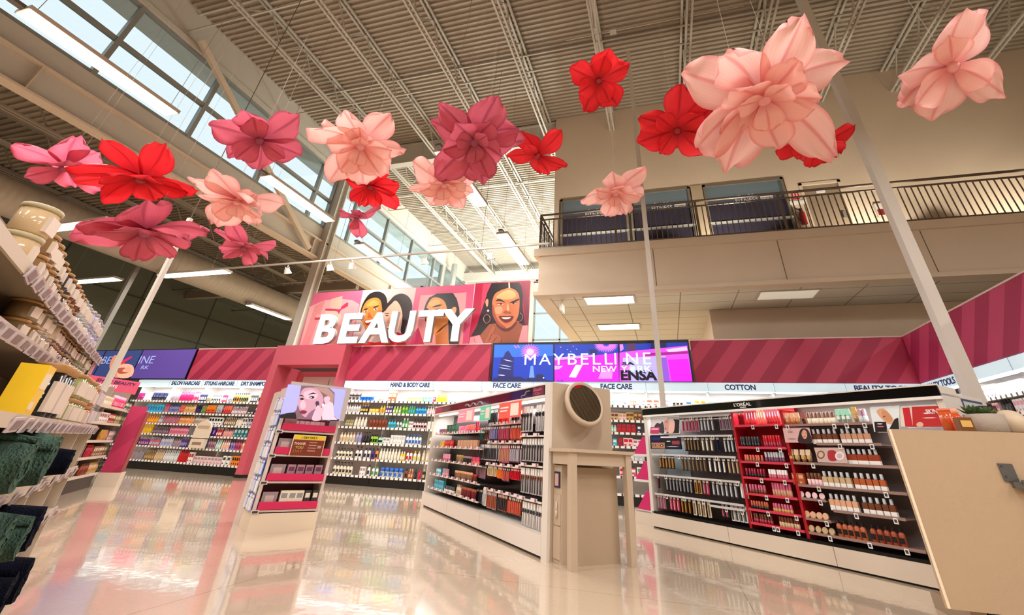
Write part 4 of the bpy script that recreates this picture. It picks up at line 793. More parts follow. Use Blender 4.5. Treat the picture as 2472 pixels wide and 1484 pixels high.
def irow(s, z, bl, y=.03): row(IF, iz, s, z, bl, y=y, conv=True)
# right bay: brushes
irow('top right', 1.2, [(1261, 1288, 'w', 'charcoal', 'black', .05, .24, 'makeup brush'), (1295, 1318, 'w', 'silver', 'black', .055, .24, 'makeup brush')])
irow('second right', .9, [(1262, 1318, 'w', 'black', 'charcoal', .042, .2, 'powder brush')])
irow('third right', .645, [(1259, 1317, 'w', 'charcoal', 'brown', .04, .21, 'blush brush')])
irow('bottom right', .37, [(1262, 1316, 'w', 'white', 'charcoal', .045, .19, 'eye brush')])
# middle bay: pencils and carded goods
irow('top middle', 1.225, [(1183, 1203, 'c', 'black', 'charcoal', .035, .16, 'liner card'), (1206, 1232, 'c', 'coral', 'red', .035, .16, 'lip card'), (1238, 1256, 'c', 'charcoal', 'black', .05, .15, 'mascara card')], .1)
irow('second middle', 1.04, [(1160, 1171, 'c', 'darkgreen', 'teal', .034, .15, 'pencil card'), (1173, 1184, 'c', 'mauve', 'brown', .034, .15, 'pencil card'), (1186, 1203, 'c', 'navy', 'lavender', .034, .15, 'pencil card'), (1205, 1232, 'c', 'crimson', 'rose', .034, .15, 'lip liner card'), (1234, 1262, 'c', 'rust', 'coral', .034, .15, 'lip liner card')], .1)
irow('third middle', .845, [(1157, 1206, 'c', 'silver', 'charcoal', .036, .17, 'eyeliner card'), (1208, 1232, 'c', 'rose', 'nude', .036, .18, 'lip pencil card'), (1234, 1262, 'c', 'plum', 'silver', .036, .17, 'lip pencil card')], .1)
irow('fourth middle', .62, [(1153, 1176, 'c', 'black', 'mauve', .035, .15, 'liner card'), (1178, 1200, 'c', 'cream', 'tan', .045, .1, 'lash card'), (1202, 1214, 'c', 'coral', 'orange', .03, .11, 'balm card'), (1215, 1232, 'c', 'navy', 'coral', .035, .13, 'balm card'), (1233, 1258, 'c', 'hotpink', 'red', .03, .1, 'balm card')], .1)
irow('bottom middle', .37, [(1153, 1166, 'c', 'black', 'charcoal', .04, .14, 'tweezer card'), (1167, 1176, 'c', 'white', 'silver', .035, .15, 'tweezer card'), (1177, 1200, 'c', 'mauve', 'copper', .035, .16, 'lip gloss card'), (1203, 1226, 'c', 'rust', 'charcoal', .035, .15, 'lip gloss card'), (1228, 1260, 'c', 'brown', 'coral', .035, .15, 'lip gloss card')], .1)
# left bay: standing goods on shelves
irow('top left', .975, [(1063, 1076, 'x', 'copper', 'blue', .07, .07), (1080, 1102, 'x', 'darkgreen', 'teal', .07, .12), (1107, 1125, 'l', 'rose', 'pink', .03, .09), (1126, 1146, 'l', 'coral', 'rose', .03, .1), (1147, 1156, 'l', 'crimson', 'red', .03, .13)], .06)
irow('second left', .79, [(1064, 1074, 'x', 'yellow', 'gold', .06, .08), (1075, 1096, 'x', 'red', 'coral', .05, .1, 'blush box'), (1106, 1154, 'x', 'skin', 'tan', .05, .1, 'powder box')], .06)
irow('third left', .61, [(1069, 1086, 'l', 'pink', 'rose', .03, .1), (1102, 1118, 'e', 'tan', 'gold', .025, .1, 'concealer'), (1119, 1137, 'e', 'charcoal', 'mauve', .025, .09, 'concealer'), (1139, 1157, 'l', 'hotpink', 'coral', .03, .09)], .06)
irow('fourth left', .425, [(1055, 1066, 'x', 'aqua', 'white', .06, .09), (1068, 1082, 'l', 'mauve', 'pink', .03, .1), (1098, 1140, 'e', 'nude', 'peach', .025, .1, 'lip gloss'), (1141, 1150, 'e', 'rust', 'red', .025, .09, 'lip gloss')], .06)
irow('bottom left', .25, [(1050, 1072, 'x', 'aqua', 'teal', .06, .12), (1074, 1098, 'l', 'charcoal', 'white', .035, .08), (1102, 1112, 'b', 'cream', 'tan', .04, .12), (1114, 1148, 'e', 'crimson', 'copper', .025, .11, 'nail polish')], .06)
# shelf-talker cards clipped to the top
for u0, v0, u1, v1, c, lb, word in ((1105, 983, 1144, 1011, (246, 160, 190), 'pink promotional card clipped to the makeup island', 'NEW'), (1158, 978, 1184, 1006, (110, 215, 180), 'mint green promotional card clipped to the makeup island', ''), (1204, 968, 1258, 1002, (240, 95, 80), 'coral red promotional card clipped to the makeup island', 'SALE')):
    x0, x1 = IF.xu(u0, 1.15, -.03), IF.xu(u1, 1.15, -.03); zc = 1.26
    q = thing('promotional_card', lb, 'card', IF.w(x0, -.03, 0), IF.rz); W = x1-x0
    MB().box(0, W, -.002, .002, 1.1, zc, M(*c)).build('card_face', q); MB().box(W*.55, W*.9, -.004, -.002, 1.12, 1.24, M(240, 225, 215)).build('picture_panel', q); MB().box(W*.4, W*.6, .002, .03, 1.25, 1.265, M(230, 230, 230)).build('clip', q)
    MB().box(W*.08, W*.45, -.004, -.002, 1.2, 1.215, M(250, 235, 235)).box(W*.08, W*.4, -.004, -.002, 1.17, 1.182, M(250, 235, 235)).build('printed_lines', q)
# mirror on the end panel
mc = None
N = IF.a
P0 = IF.w(.13, 0, 0)
d = ray(1413, 972); mc = EYE+d*((P0-EYE).dot(N)/d.dot(N))
t = thing('round_mirror', 'round vanity mirror with ivory rim on the makeup island end', 'mirror', mc, IF.rz)
T = Matrix.Rotation(pi/2, 4, 'Y')
T2 = Matrix.Rotation(-math.radians(20), 4, 'Y') @ T
MB().lathe([(.205, -.05), (.215, -.02), (.21, .0), (.2, .008), (.18, .008), (.178, 0.0)], IV, 40, T2).build('rim', t)
MB().lathe([(.178, 0.0), (.178, .002)], mat('mirror_glass', (225, 225, 225), .02, metal=1), 40, T2).build('mirror_glass', t)
MB().lathe([(.08, -.1), (.08, -.05)], IV, 20, T).build('mount', t)
# vanity table and drawer unit
t = thing('vanity_table', 'ivory high table standing against the makeup island end', 'table', IF.w(0.005, 0, 0), IF.rz)
MB().box(.0, .37, .0, .68, .795, .82, IV).build('tabletop', t)
MB().box(.31, .33, .06, .62, .70, .794, IV).build('apron', t); MB().box(.02, .31, .03, .05, .70, .794, IV).build('apron', t)
for x, y in ((.29, .02), (.29, .6)): MB().box(x, x+.06, y, y+.06, 0, .794, IV).build('leg', t)
t = thing('drawer_cabinet', 'ivory closed cabinet panel under the high table', 'cabinet', IF.w(.005, 0, 0), IF.rz)
MB().box(0.0, .2, .17, .6, .0, .68, mat('cabinet_ivory', (176, 154, 130), .5, var=.03)).build('body', t)
t = thing('narrow_drawer_unit', 'slim ivory drawer tower with small framed picture beside the high table', 'drawer unit', IF.w(.005, 0, 0), IF.rz)
MB().box(.0, .13, .06, .155, .0, .69, IV).build('body', t)
for z0, z1 in ((.03, .25), (.255, .47)): q = MB().box(.01, .12, .052, .06, z0, z1, IV).build('drawer', t)
MB().tube([(.07, .045, .3), (.085, .035, .36), (.07, .045, .42)], .006, M(225, 215, 200)).build('handle', q)
MB().box(.02, .11, .05, .06, .52, .64, M(30, 30, 70)).build('picture_frame', t); MB().box(.035, .095, .047, .05, .535, .625, M(200, 160, 150)).build('picture', t)

# ================================================================== BLACK-HEADER ISLAND
LF = Frame(-.3, 7.14, math.atan2(-.717, .697)); LF.lim = (-3, 5)
LL = 3.6
t = thing('cosmetics_island', "long cosmetics island with black header reading L'ORÉAL PARIS", 'shelving', LF.w(0, 0, 0), LF.rz)
for a, b in ((0, 1.22), (1.22, 2.37), (2.37, 3.3), (3.3, LL)): MB().box(a+.003, b-.003, 0, .04, .015, .155, mat('warm_white_panel', (212, 198, 182), .35)).build('base_panel', t)
MB().box(0, LL, .03, .7, 0, .015, M(40, 35, 30)).build('kick', t)
MB().box(0.02, LL, .0, .3, .156, .18, DKB).build('deck', t)
GR = mat('pale_blue_panel', (196, 212, 220), .4); GB = mat('grey_backlit_panel', (122, 112, 110), .45); RB_ = mat('red_backlit_panel', (170, 14, 30), .4)
MB().box(.06, 1.5, .3, .33, .18, 1.33, GB).build('back_panel', t)
MB().box(.06, .5, .29, .3, .5, 1.0, GR).build('side_back_panel', t)
MB().box(1.5, 2.16, .24, .33, .18, 1.33, RB_).build('back_panel', t); MB().box(2.16, LL-.08, .3, .33, .18, 1.33, GB).build('back_panel', t)
for x in (1.49, 2.12): MB().box(x, x+.03, .03, .24, .18, 1.29, RB_).build('divider', t)
MB().box(0, .05, 0, .36, .156, 1.4, WH).build('end_wall', t)
MB().box(LL-.05, LL, 0, .3, 0, 1.405, WH).build('end_wall', t); MB().box(LL-.05, LL, .3, .75, 0, 1.36, WH).build('end_wall', t)
pe = MB().box(LL, LL+.006, .33, .72, .85, 1.33, M(60, 74, 104)).build('end_picture', t, label='blue-grey picture on the right end of the island'); MB().box(LL+.006, LL+.008, .34, .71, 1.2, 1.31, M(190, 194, 200)).build('pale_band', pe)
hd = MB().box(.0, LL-.0, -.02, .0, 1.32, 1.4, mat('gloss_black', (12, 10, 12), .06, coat=1)).build('header', t)
MB().box(0, LL, -.03, .0, 1.4, 1.412, WH).build('header_trim', hd); MB().box(.0, LL, -.025, .0, 1.297, 1.32, M(238, 236, 232)).build('header_trim', hd)
MB().box(0, LL, 0, .34, 1.33, 1.345, WH).build('canopy', t)
fit_text("L'ORÉAL", 1.6, 1.83, 1.348, 1.392, -.0225, M(245, 245, 245), .006, parent=hd); fit_text('PARIS', 1.68, 1.76, 1.33, 1.341, -.0225, M(245, 245, 245), .004, parent=hd)
MB().box(.08, LL-.1, .02, .06, 1.312, 1.328, LED).build('light_bar', t)
area('cosmetics_glow', (.75, .1, 1.29), 1.3, .05, 5, (1, 1, 1), (math.radians(14), 0, 0), t); area('cosmetics_glow', (1.83, .08, 1.29), .6, .05, 3.5, (1, .97, .95), (math.radians(14), 0, 0), t); area('cosmetics_glow', (2.85, .08, 1.29), 1.3, .05, 4, (1, .97, .94), (math.radians(14), 0, 0), t)
tg = MB().box(-.017, .017, -.004, 0, -.02, .02, M(238, 236, 232)).box(-.01, .01, -.006, -.004, -.01, .012, M(60, 55, 60)).mesh('price_tag')
CLR = mat('acrylic_edge', (200, 196, 196), .15)
def lshelf(x0, x1, z, m=CLR, tags=(), y=.02, back=.24):
    s = MB().box(x0, x1, y, back, z-.008, z, m if m is not CLR else M(92, 84, 84)).build('shelf', t); MB().box(x0, x1, y-.006, y, z-.012, z+.01, m).build('shelf_lip', s)
    for u in tags: obj('price_tag', tg, s, loc=(max(x0+.03, min(x1-.03, LF.xu(u, z, 0))), y-.008, z-.02))
lz = 'the black-header island'
def lrow(s, z, bl, y=.05): row(LF, lz, s, z, bl, y=y)
for z, tags in ((1.27, (1665, 1713, 1760)), (1.05, (1676, 1719, 1762)), (.83, (1602, 1637, 1682, 1728, 1773)), (.59, (1605, 1736, 1788)), (.375, (1608, 1650, 1697))): lshelf(.08 if z < .9 else .45, 1.47, z, tags=tags)
lshelf(1.0, 1.47, .33, tags=(1799, 1751))
lrow('top left', 1.26, [(1645, 1686, 'c', 'mauve', 'crimson', .045, .16, 'mascara card'), (1688, 1722, 'c', 'charcoal', 'silver', .045, .16, 'mascara card'), (1733, 1770, 'c', 'grey', 'plum', .045, .15, 'mascara card')])
lrow('second left', 1.04, [(1650, 1688, 'c', 'black', 'bronze', .045, .16, 'mascara card'), (1690, 1722, 'c', 'charcoal', 'cream', .05, .16, 'mascara card'), (1724, 1738, 'c', 'navy', 'black', .05, .15, 'mascara card'), (1744, 1780, 'c', 'black', 'silver', .045, .17, 'liner card')])
lrow('third left', .82, [(1590, 1628, 'c', 'black', 'amber', .045, .15, 'mascara card'), (1642, 1705, 'c', 'charcoal', 'bronze', .045, .16, 'mascara card'), (1708, 1752, 'c', 'black', 'white', .05, .16, 'liner card'), (1754, 1792, 'c', 'charcoal', 'tan', .045, .16, 'liner card')])
lrow('fourth left', .58, [(1584, 1594, 'c', 'black', 'plum', .045, .14, 'liner card'), (1606, 1672, 'c', 'black', 'grey', .045, .16, 'mascara card'), (1674, 1692, 'c', 'gold', 'brown', .045, .15, 'mascara card'), (1694, 1712, 'c', 'crimson', 'mauve', .045, .15, 'mascara card'), (1716, 1780, 'c', 'charcoal', 'silver', .045, .15, 'liner card'), (1784, 1804, 'c', 'silver', 'white', .045, .14, 'liner card')])
lrow('bottom left', .365, [(1586, 1606, 'c', 'rose', 'grey', .045, .15, 'mascara card'), (1615, 1640, 'c', 'crimson', 'pink', .045, .15, 'mascara card'), (1642, 1668, 'c', 'black', 'amber', .045, .16, 'mascara card'), (1670, 1715, 'c', 'cream', 'bronze', .05, .16, 'brow card'), (1740, 1758, 'c', 'charcoal', 'rose', .04, .13, 'brow card'), (1762, 1812, 'c', 'white', 'charcoal', .045, .15, 'brow card')])
RL = mat('red_shelf', (205, 60, 80), .35)
for z, tags in ((1.15, (1815, 1872)), (.93, (1827, 1881)), (.79, (1826, 1896)), (.64, (1836, 1892)), (.49, (1848, 1898)), (.35, (1852, 1920)), (.23, (1866, 1876, 1924))): lshelf(1.525, 2.118, z, RL, tags)
lrow('top red', 1.15, [(1785, 1800, 'e', 'crimson', 'red', .028, .13, 'lip pencil'), (1801, 1828, 'm', 'red', 'crimson', .03, .15, 'lip gloss'), (1832, 1850, 'm', 'coral', 'tan', .028, .15, 'lip gloss'), (1852, 1884, 'm', 'red', 'rose', .028, .16, 'lip gloss')])
lrow('second red', .93, [(1790, 1838, 'm', 'black', 'charcoal', .032, .11, 'mascara'), (1846, 1890, 'm', 'crimson', 'red', .028, .12, 'lip colour')])
lrow('third red', .79, [(1799, 1845, 'l', 'coral', 'bronze', .03, .07), (1850, 1898, 'm', 'plum', 'silver', .028, .1, 'lip colour')])
lrow('fourth red', .64, [(1803, 1852, 'l', 'crimson', 'black', .03, .09), (1858, 1906, 'm', 'rose', 'white', .03, .09, 'lip colour')])
lrow('fifth red', .49, [(1812, 1853, 'l', 'rose', 'brown', .03, .09), (1868, 1916, 'm', 'nude', 'rose', .03, .12, 'lip colour')])
lrow('sixth red', .35, [(1815, 1860, 'l', 'copper', 'black', .03, .08), (1868, 1918, 'l', 'rose', 'gold', .03, .08)])
lrow('bottom red', .23, [(1822, 1870, 'l', 'brown', 'crimson', .03, .09), (1884, 1935, 'm', 'tan', 'brown', .03, .09, 'lip liner')])
for z, x0, x1, tags in ((1.14, 2.16, 3.0, (1870, 2011, 2041, 2084)), (.97, 2.45, 3.03, (2025, 2102)), (.8, 2.16, 3.1, (1960,)), (.61, 2.16, 3.1, (1974, 2136)), (.43, 2.45, 3.03, (2064, 2159)), (.23, 2.16, 3.1, (2001, 2097, 2186)), (.5, 2.16, 2.4, (1978,)), (.34, 2.16, 2.4, (1993,))): lshelf(x0, x1, z, mat('brown_acrylic', (150, 120, 112), .3), tags, back=.29)
lrow('top right', 1.14, [(1888, 1935, 't', 'skin', 'gold', .045, .12, 'foundation tube'), (1938, 1950, 't', 'rust', 'black', .04, .11, 'foundation tube'), (1953, 2022, 'm', 'cream', 'brown', .035, .11, 'concealer'), (2024, 2060, 't', 'mint', 'white', .045, .13, 'primer tube'), (2066, 2076, 't', 'gold', 'tan', .045, .14, 'primer tube'), (2078, 2098, 'm', 'silver', 'mauve', .04, .12, 'primer bottle')])
lrow('second right', .97, [(1964, 2030, 'f', 'brown', 'silver', .045, .13), (2034, 2108, 'f', 'nude', 'silver', .045, .13)])
lrow('third right', .8, [(1908, 1966, 't', 'tan', 'gold', .05, .12, 'bronzer tube'), (2050, 2132, 'f', 'rust', 'silver', .045, .13)])
lrow('fourth right', .61, [(1918, 1948, 'x', 'copper', 'skin', .06, .1, 'powder box'), (1953, 1990, 'm', 'palepink', 'brown', .035, .11, 'concealer'), (1992, 2062, 'f', 'tan', 'silver', .045, .13), (2067, 2148, 'f', 'copper', 'silver', .045, .13)])
lrow('fifth right', .5, [(1930, 1996, 'k', 'palepink', 'charcoal', .06, .06)])
lrow('sixth right', .43, [(2008, 2080, 'f', 'skin', 'silver', .045, .13), (2088, 2172, 'f', 'brown', 'silver', .045, .13)])
lrow('sixth left of right bay', .34, [(1944, 2004, 'k', 'skin', 'tan', .06, .06)])
lrow('bottom right', .23, [(1955, 2020, 'k', 'tan', 'bronze', .06, .06), (2026, 2100, 'b', 'copper', 'black', .05, .13, 'liquid foundation'), (2108, 2196, 'b', 'rust', 'black', .05, .13, 'liquid foundation')])
# picture panels on the island
def flat_panel(u0, v0, u1, v1, label, shapes, crop, F=LF, y=.015, frame=(235, 235, 238), emit=0, cat='picture panel', name='picture_panel'):
    P0 = F.w(0, y, 0); N = F.b
    def q(u, v):
        d = ray(u, v); P = EYE+d*((P0-EYE).dot(N)/d.dot(N)); return (P-F.o).dot(F.a), P.z
    x0, z1 = q(u0, v0); x1, z0 = q(u1, v1)
    T_ = MB().box(0, x1-x0, .004, .014, 0, z1-z0, M(*frame)).build(name, t, label=label); T_.location = (x0, y, z0)
    Wm = Matrix.Translation(F.w(x0, y, z0)) @ Matrix.Rotation(F.rz, 4, 'Z')
    # the eps layers must face the viewer (towards -b)
    art('print', P0, -F.b, crop, shapes, T_, inv=Wm.inverted(), emit=emit, eps=.0003)
    return T_
k5 = (1550, 940, 4.364)
flat_panel(1569, 1007, 1641, 1047, 'portrait panel of a face behind raised fingers, upper left of the black-header island', [((225, 222, 225), [(95, 300), (398, 312), (390, 462), (85, 465)]), ((30, 28, 34), [(330, 312), (396, 315), (388, 460), (250, 460), (330, 380)]), ((60, 60, 66), [(130, 400), (160, 350), (190, 360), (220, 340), (235, 450), (190, 455)], 1), ((214, 160, 150), [(235, 330), (270, 315), (290, 330), (290, 440), (250, 440), (235, 400)], 1), ((236, 190, 178), [(290, 330), (310, 322), (340, 330), (345, 380), (330, 450), (280, 455)], 1), ((205, 60, 110), [(90, 395), (190, 395), (180, 462), (86, 464)]), ((245, 235, 240), [(100, 410), (175, 410), (172, 422), (98, 422)]), ((70, 40, 40), stroke((245, 345), (275, 340), 6)), ((150, 40, 50), stroke((240, 410), (258, 412), 8))], k5)
flat_panel(1569, 1050, 1645, 1084, 'black panel with a pair of eyes, left end of the black-header island', [((18, 18, 26), [(82, 490), (402, 488), (412, 630), (92, 625)]), ((235, 238, 245), [(195, 494), (370, 492), (368, 508), (195, 510)]), ((176, 126, 96), [(98, 560), (238, 558), (242, 622), (105, 618)]), ((30, 20, 22), ell(128, 585, 18, 12)), ((30, 20, 22), ell(208, 588, 18, 12)), ((240, 230, 225), ell(128, 585, 8, 5)), ((240, 230, 225), ell(208, 588, 8, 5)), ((40, 30, 120), [(100, 505), (190, 503), (192, 535), (102, 535)]), ((150, 60, 70), [(315, 542), (395, 540), (398, 580), (318, 578)]), ((200, 200, 230), stroke((255, 600), (395, 602), 8)), ((230, 230, 240), stroke((255, 545), (305, 545), 8))], k5, frame=(15, 15, 20))
k6 = (1860, 960, 3.533)
flat_panel(1889, 1033, 1961, 1068, 'pale pink panel of a smiling dark-haired woman on the black-header island', [((214, 176, 176), [(104, 262), (335, 262), (358, 382), (128, 382)]), ((45, 28, 34), [(245, 300), (262, 266), (300, 262), (330, 290), (352, 380), (240, 380)], 1), ((222, 160, 136), [(265, 300), (285, 272), (308, 290), (312, 330), (295, 352), (275, 335)], 1), ((150, 60, 70), stroke((278, 330), (303, 330), 6)), ((60, 35, 35), stroke((270, 300), (282, 298), 4)), ((60, 35, 35), stroke((295, 300), (306, 300), 4)), ((160, 110, 115), stroke((145, 292), (195, 290), 9)), ((170, 120, 125), stroke((140, 350), (225, 350), 10))], k6, frame=(190, 150, 150))
flat_panel(1965, 1080, 2046, 1118, 'pale panel printed with round powder pots on the black-header island', [((200, 176, 172), [(370, 424), (628, 424), (660, 560), (410, 548)]), ((130, 90, 60), ell(430, 485, 34, 36)), ((205, 180, 170), ell(430, 485, 22, 24)), ((170, 40, 50), [(490, 455), (555, 455), (565, 530), (500, 530)], 1), ((235, 222, 225), ell(590, 495, 40, 38)), ((200, 180, 190), ell(590, 495, 24, 22))], k6, frame=(205, 185, 180))
flat_panel(2100, 982, 2172, 1043, 'bright portrait panel of a woman touching her hair, right part of the black-header island', [((235, 244, 250), [(845, 85), (1100, 65), (1100, 290), (885, 290)]), ((225, 175, 140), [(905, 110), (960, 90), (1010, 130), (1050, 190), (1030, 225), (990, 215), (930, 160)], 1), ((214, 150, 110), [(950, 110), (1000, 120), (1040, 180), (1010, 210), (960, 170)], 1), ((30, 26, 28), [(1060, 180), (1090, 170), (1100, 290), (1000, 290)]), ((60, 40, 40), stroke((955, 165), (985, 155), 6)), ((16, 16, 22), [(885, 205), (985, 205), (1000, 290), (895, 290)]), ((240, 240, 240), stroke((905, 222), (960, 222), 9)), ((240, 90, 110), stroke((905, 245), (975, 245), 9))], k6)
q = flat_panel(2174, 980, 2280, 1031, 'red SKIN INK panel on the right end of the black-header island', [((236, 222, 205), [(1105, 80), (1450, 62), (1480, 245), (1110, 245)]), ((205, 30, 50), [(1125, 85), (1185, 82), (1215, 245), (1150, 245)]), ((198, 40, 44), [(1205, 78), (1452, 66), (1482, 245), (1215, 245)]), ((238, 190, 170), ell(1275, 228, 30, 22)), ((250, 235, 235), stroke((1328, 112), (1350, 112), 8)), ((250, 238, 238), stroke((1300, 132), (1385, 130), 12)), ((250, 240, 240), stroke((1290, 172), (1420, 170), 8))], k6)
fit_text('SKIN INK', .17, .33, .1, .135, -.004, M(252, 240, 240), .01, parent=q)
# end fixture with magenta wedge trays at the left end
t = thing('end_fixture', 'white end fixture with magenta wedge trays, left end of the black-header island', 'shelving', LF.w(-.37, .0, 0), LF.rz)
MB().box(0, .365, .03, .5, 0, .16, MC['warm_white_panel']).build('base', t); MB().box(.33, .365, .03, .5, .16, 1.32, WH).build('side_wall', t)
for z in (.17, .52, .83): 
    MB().prism([(.05, z+.0), (.325, z), (.325, z+.22), (.26, z+.22)], .04, .42, M(200, 30, 100)).build('wedge_tray', t)
    MB().box(.03, .328, .03, .45, z-.03, z-.002, WH).build('shelf', t)
# ================================================================== SCREEN END DISPLAY
EF = Frame(-3.95, 4.18, math.atan2(.81, .58)); EF.lim = (-2, 3)
t = thing('end_display', 'white and magenta cosmetics end display topped by a video screen', 'display', EF.w(0, 0, 0), EF.rz)
PKW = mat('pinkish_white', (214, 196, 190), .4)
MB().box(0, .62, 0, .5, .0, .15, mat('base_cream', (226, 208, 186), .4)).build('base', t)
for x in (.0, .59): MB().box(x, x+.03, .02, .45, .151, 1.3, PKW).build('side_wall', t)
MB().box(.03, .59, .3, .33, .151, 1.3, mat('plum_back', (110, 50, 66), .5)).build('back_panel', t)
MG_ = mat('magenta_tray', (206, 28, 84), .4)
et = MB().box(-.035, .035, -.004, 0, -.016, .016, M(214, 204, 196)).box(-.025, .025, -.006, -.004, -.01, .008, M(60, 50, 50)).mesh('price_tag')
for z in (.19, .43, .665, .885):
    s = MB().box(.032, .588, .0, .295, z-.03, z-.012, PKW).build('shelf', t)
    MB().box(.035, .585, -.012, .0, z-.008, z+.055, MG_).build('tray_front', s); MB().box(.036, .584, .0, .29, z-.008, z, MG_).build('tray_floor', s)
    obj('price_tag', et, s, loc=(.02, -.006, z-.025))
sc_ = MB().box(-.01, .64, -.055, -.012, 1.0, 1.345, mat('silver_bezel', (196, 188, 188), .35)).build('screen_frame', t)
Wm = EF.w(0, 0, 0); Wm = (Matrix.Translation(Wm) @ Matrix.Rotation(EF.rz, 4, 'Z')).inverted()
ce = (580, 880, 3.532)
SK = (150, 110, 150)
S = [((150, 150, 232), [(408, 168), (903, 212), (842, 480), (332, 455)]), ((108, 80, 90), [(520, 178), (620, 182), (760, 198), (805, 240), (800, 330), (775, 400), (830, 470), (700, 476), (640, 470), (460, 462), (440, 430), (480, 380), (500, 290)]), ((150, 118, 112), [(620, 186), (750, 200), (798, 250), (790, 370), (740, 260), (660, 215)]), ((20, 16, 24), [(332, 428), (400, 412), (470, 405), (480, 462), (332, 456)]), ((20, 16, 24), [(780, 455), (842, 465), (840, 480), (760, 478)]), ((205, 175, 190), [(740, 300), (790, 330), (800, 440), (830, 472), (700, 470), (690, 400)]),
 ((176, 132, 150), [(508, 260), (540, 205), (620, 196), (680, 230), (710, 290), (700, 340), (670, 390), (620, 440), (560, 450), (520, 420), (500, 370), (488, 330)], 1), ((204, 160, 178), [(540, 240), (610, 215), (660, 250), (640, 290), (560, 290)], 1), ((206, 160, 176), [(510, 330), (540, 300), (560, 350), (540, 380), (515, 370)], 1), ((120, 84, 110), [(600, 400), (680, 360), (660, 420), (590, 455), (560, 450)], 1),
 ((35, 24, 34), [(500, 268), (520, 255), (545, 272), (520, 268)]), ((35, 24, 34), [(572, 258), (620, 236), (655, 248), (620, 250)]), ((30, 20, 30), ell(525, 292, 17, 9)), ((30, 20, 30), ell(610, 278, 22, 11)), ((225, 210, 225), ell(603, 279, 7, 5)), ((110, 30, 52), [(508, 398), (535, 388), (568, 400), (545, 420), (515, 415)], 1), ((200, 160, 180), [(715, 280), (750, 270), (765, 290), (745, 330), (720, 325)], 1), ((60, 40, 60), [(640, 320), (665, 312), (672, 345), (650, 360)], 1), ((198, 158, 176), [(610, 470), (635, 390), (660, 345), (690, 370), (700, 340), (712, 380), (690, 440), (680, 474)], 1), ((235, 225, 240), ell(706, 345, 10, 14))]
art('screen_picture', EF.w(0, -.056, 0), -EF.b, ce, S, t, inv=Wm, emit=.85, eps=.0003)
dz = 'the end display with the screen'
def erow(s, z, bl, y=.06): row(EF, dz, s, z, bl, y=y)
MB()
q = thing('face_card', 'small portrait card at the left of the top tray of the end display', 'card', EF.w(.05, .03, .888), EF.rz); MB().box(0, .12, 0, .004, 0, .1, M(190, 150, 150)).build('card', q); MB().lathe([(.001, 0), (.025, .02), (.03, .05), (.001, .085)], M(196, 120, 80), 10, cx=.05, cy=-.001, sy=.15).build('portrait', q)
erow('top', .888, [(705, 780, 't', 'palepink', 'rose', .05, .085)])
erow('third', .433, [(684, 772, 'x', 'mauve', 'plum', .075, .13, 'palette box')]); erow('bottom', .193, [(668, 722, 'c', 'cream', 'charcoal', .08, .001)][:0]+[(668, 724, 'x', 'cream', 'grey', .075, .14, 'curved pack'), (725, 762, 'x', 'charcoal', 'cream', .06, .14, 'curved pack')])
for z, x, lb in ((.433, .05, 'grey brush picture card left in the third tray of the end display'), (.193, .05, 'pale portrait card left in the bottom tray of the end display'), (.668, .05, 'plum picture card left in the second tray of the end display')):
    q = thing('picture_card', lb, 'card', EF.w(x, .03, z+.002), EF.rz); MB().box(0, .14, 0, .004, 0, .13, M(150, 130, 135)).build('card', q); MB().box(.03, .11, -.002, 0, .02, .1, M(196, 170, 165)).build('print', q)
q = thing('promotion_sign', 'yellow and brown 1 DAY ONLY thank you sign on the end display', 'sign', EF.w(.17, -.03, .64), EF.rz)
MB().box(0, .33, -.004, .004, 0, .2, M(225, 205, 170)).build('sleeve', q); MB().box(.008, .322, -.006, -.004, .155, .195, M(225, 195, 40)).build('yellow_strip', q); MB().box(.008, .322, -.006, -.004, .006, .153, M(120, 40, 24)).build('brown_field', q)
fit_text('1 DAY ONLY', .08, .24, .165, .185, -.0075, M(60, 35, 20), .006, parent=q); fit_text('THANK', .02, .14, .105, .13, -.0075, M(235, 220, 190), .006, parent=q); fit_text('YOU', .04, .12, .07, .095, -.0075, M(225, 190, 70), .006, parent=q); fit_text('DAY', .03, .12, .035, .06, -.0075, M(170, 110, 40), .006, parent=q); fit_text('20', .26, .3, .08, .105, -.0075, M(235, 220, 190), .006, parent=q)
for k in range(4): MB().box(.17, .25, -.0065, -.006, .05+k*.026, .058+k*.026, M(190, 150, 120)).build('printed_line', q)
# side wing with bluish packs
MB().box(0, .02, .46, .8, 0.0, 1.28, PKW).build('side_wing', t)
for r in range(7):
    for k in range(3):
        c = ('lavender', 'silver', 'blue')[(r+k) % 3]
        me = product('c', c, 'white', .1, .14); P = EF.w(-.012, .1+k*.13, .3+r*.15)
        o = obj('magazine_pack', me, None, '%s pack hanging on the left side of the end display' % cword(c), 'pack', '%s packs on the side of the end display' % cword(c), loc=P, rz=EF.rz-pi/2)

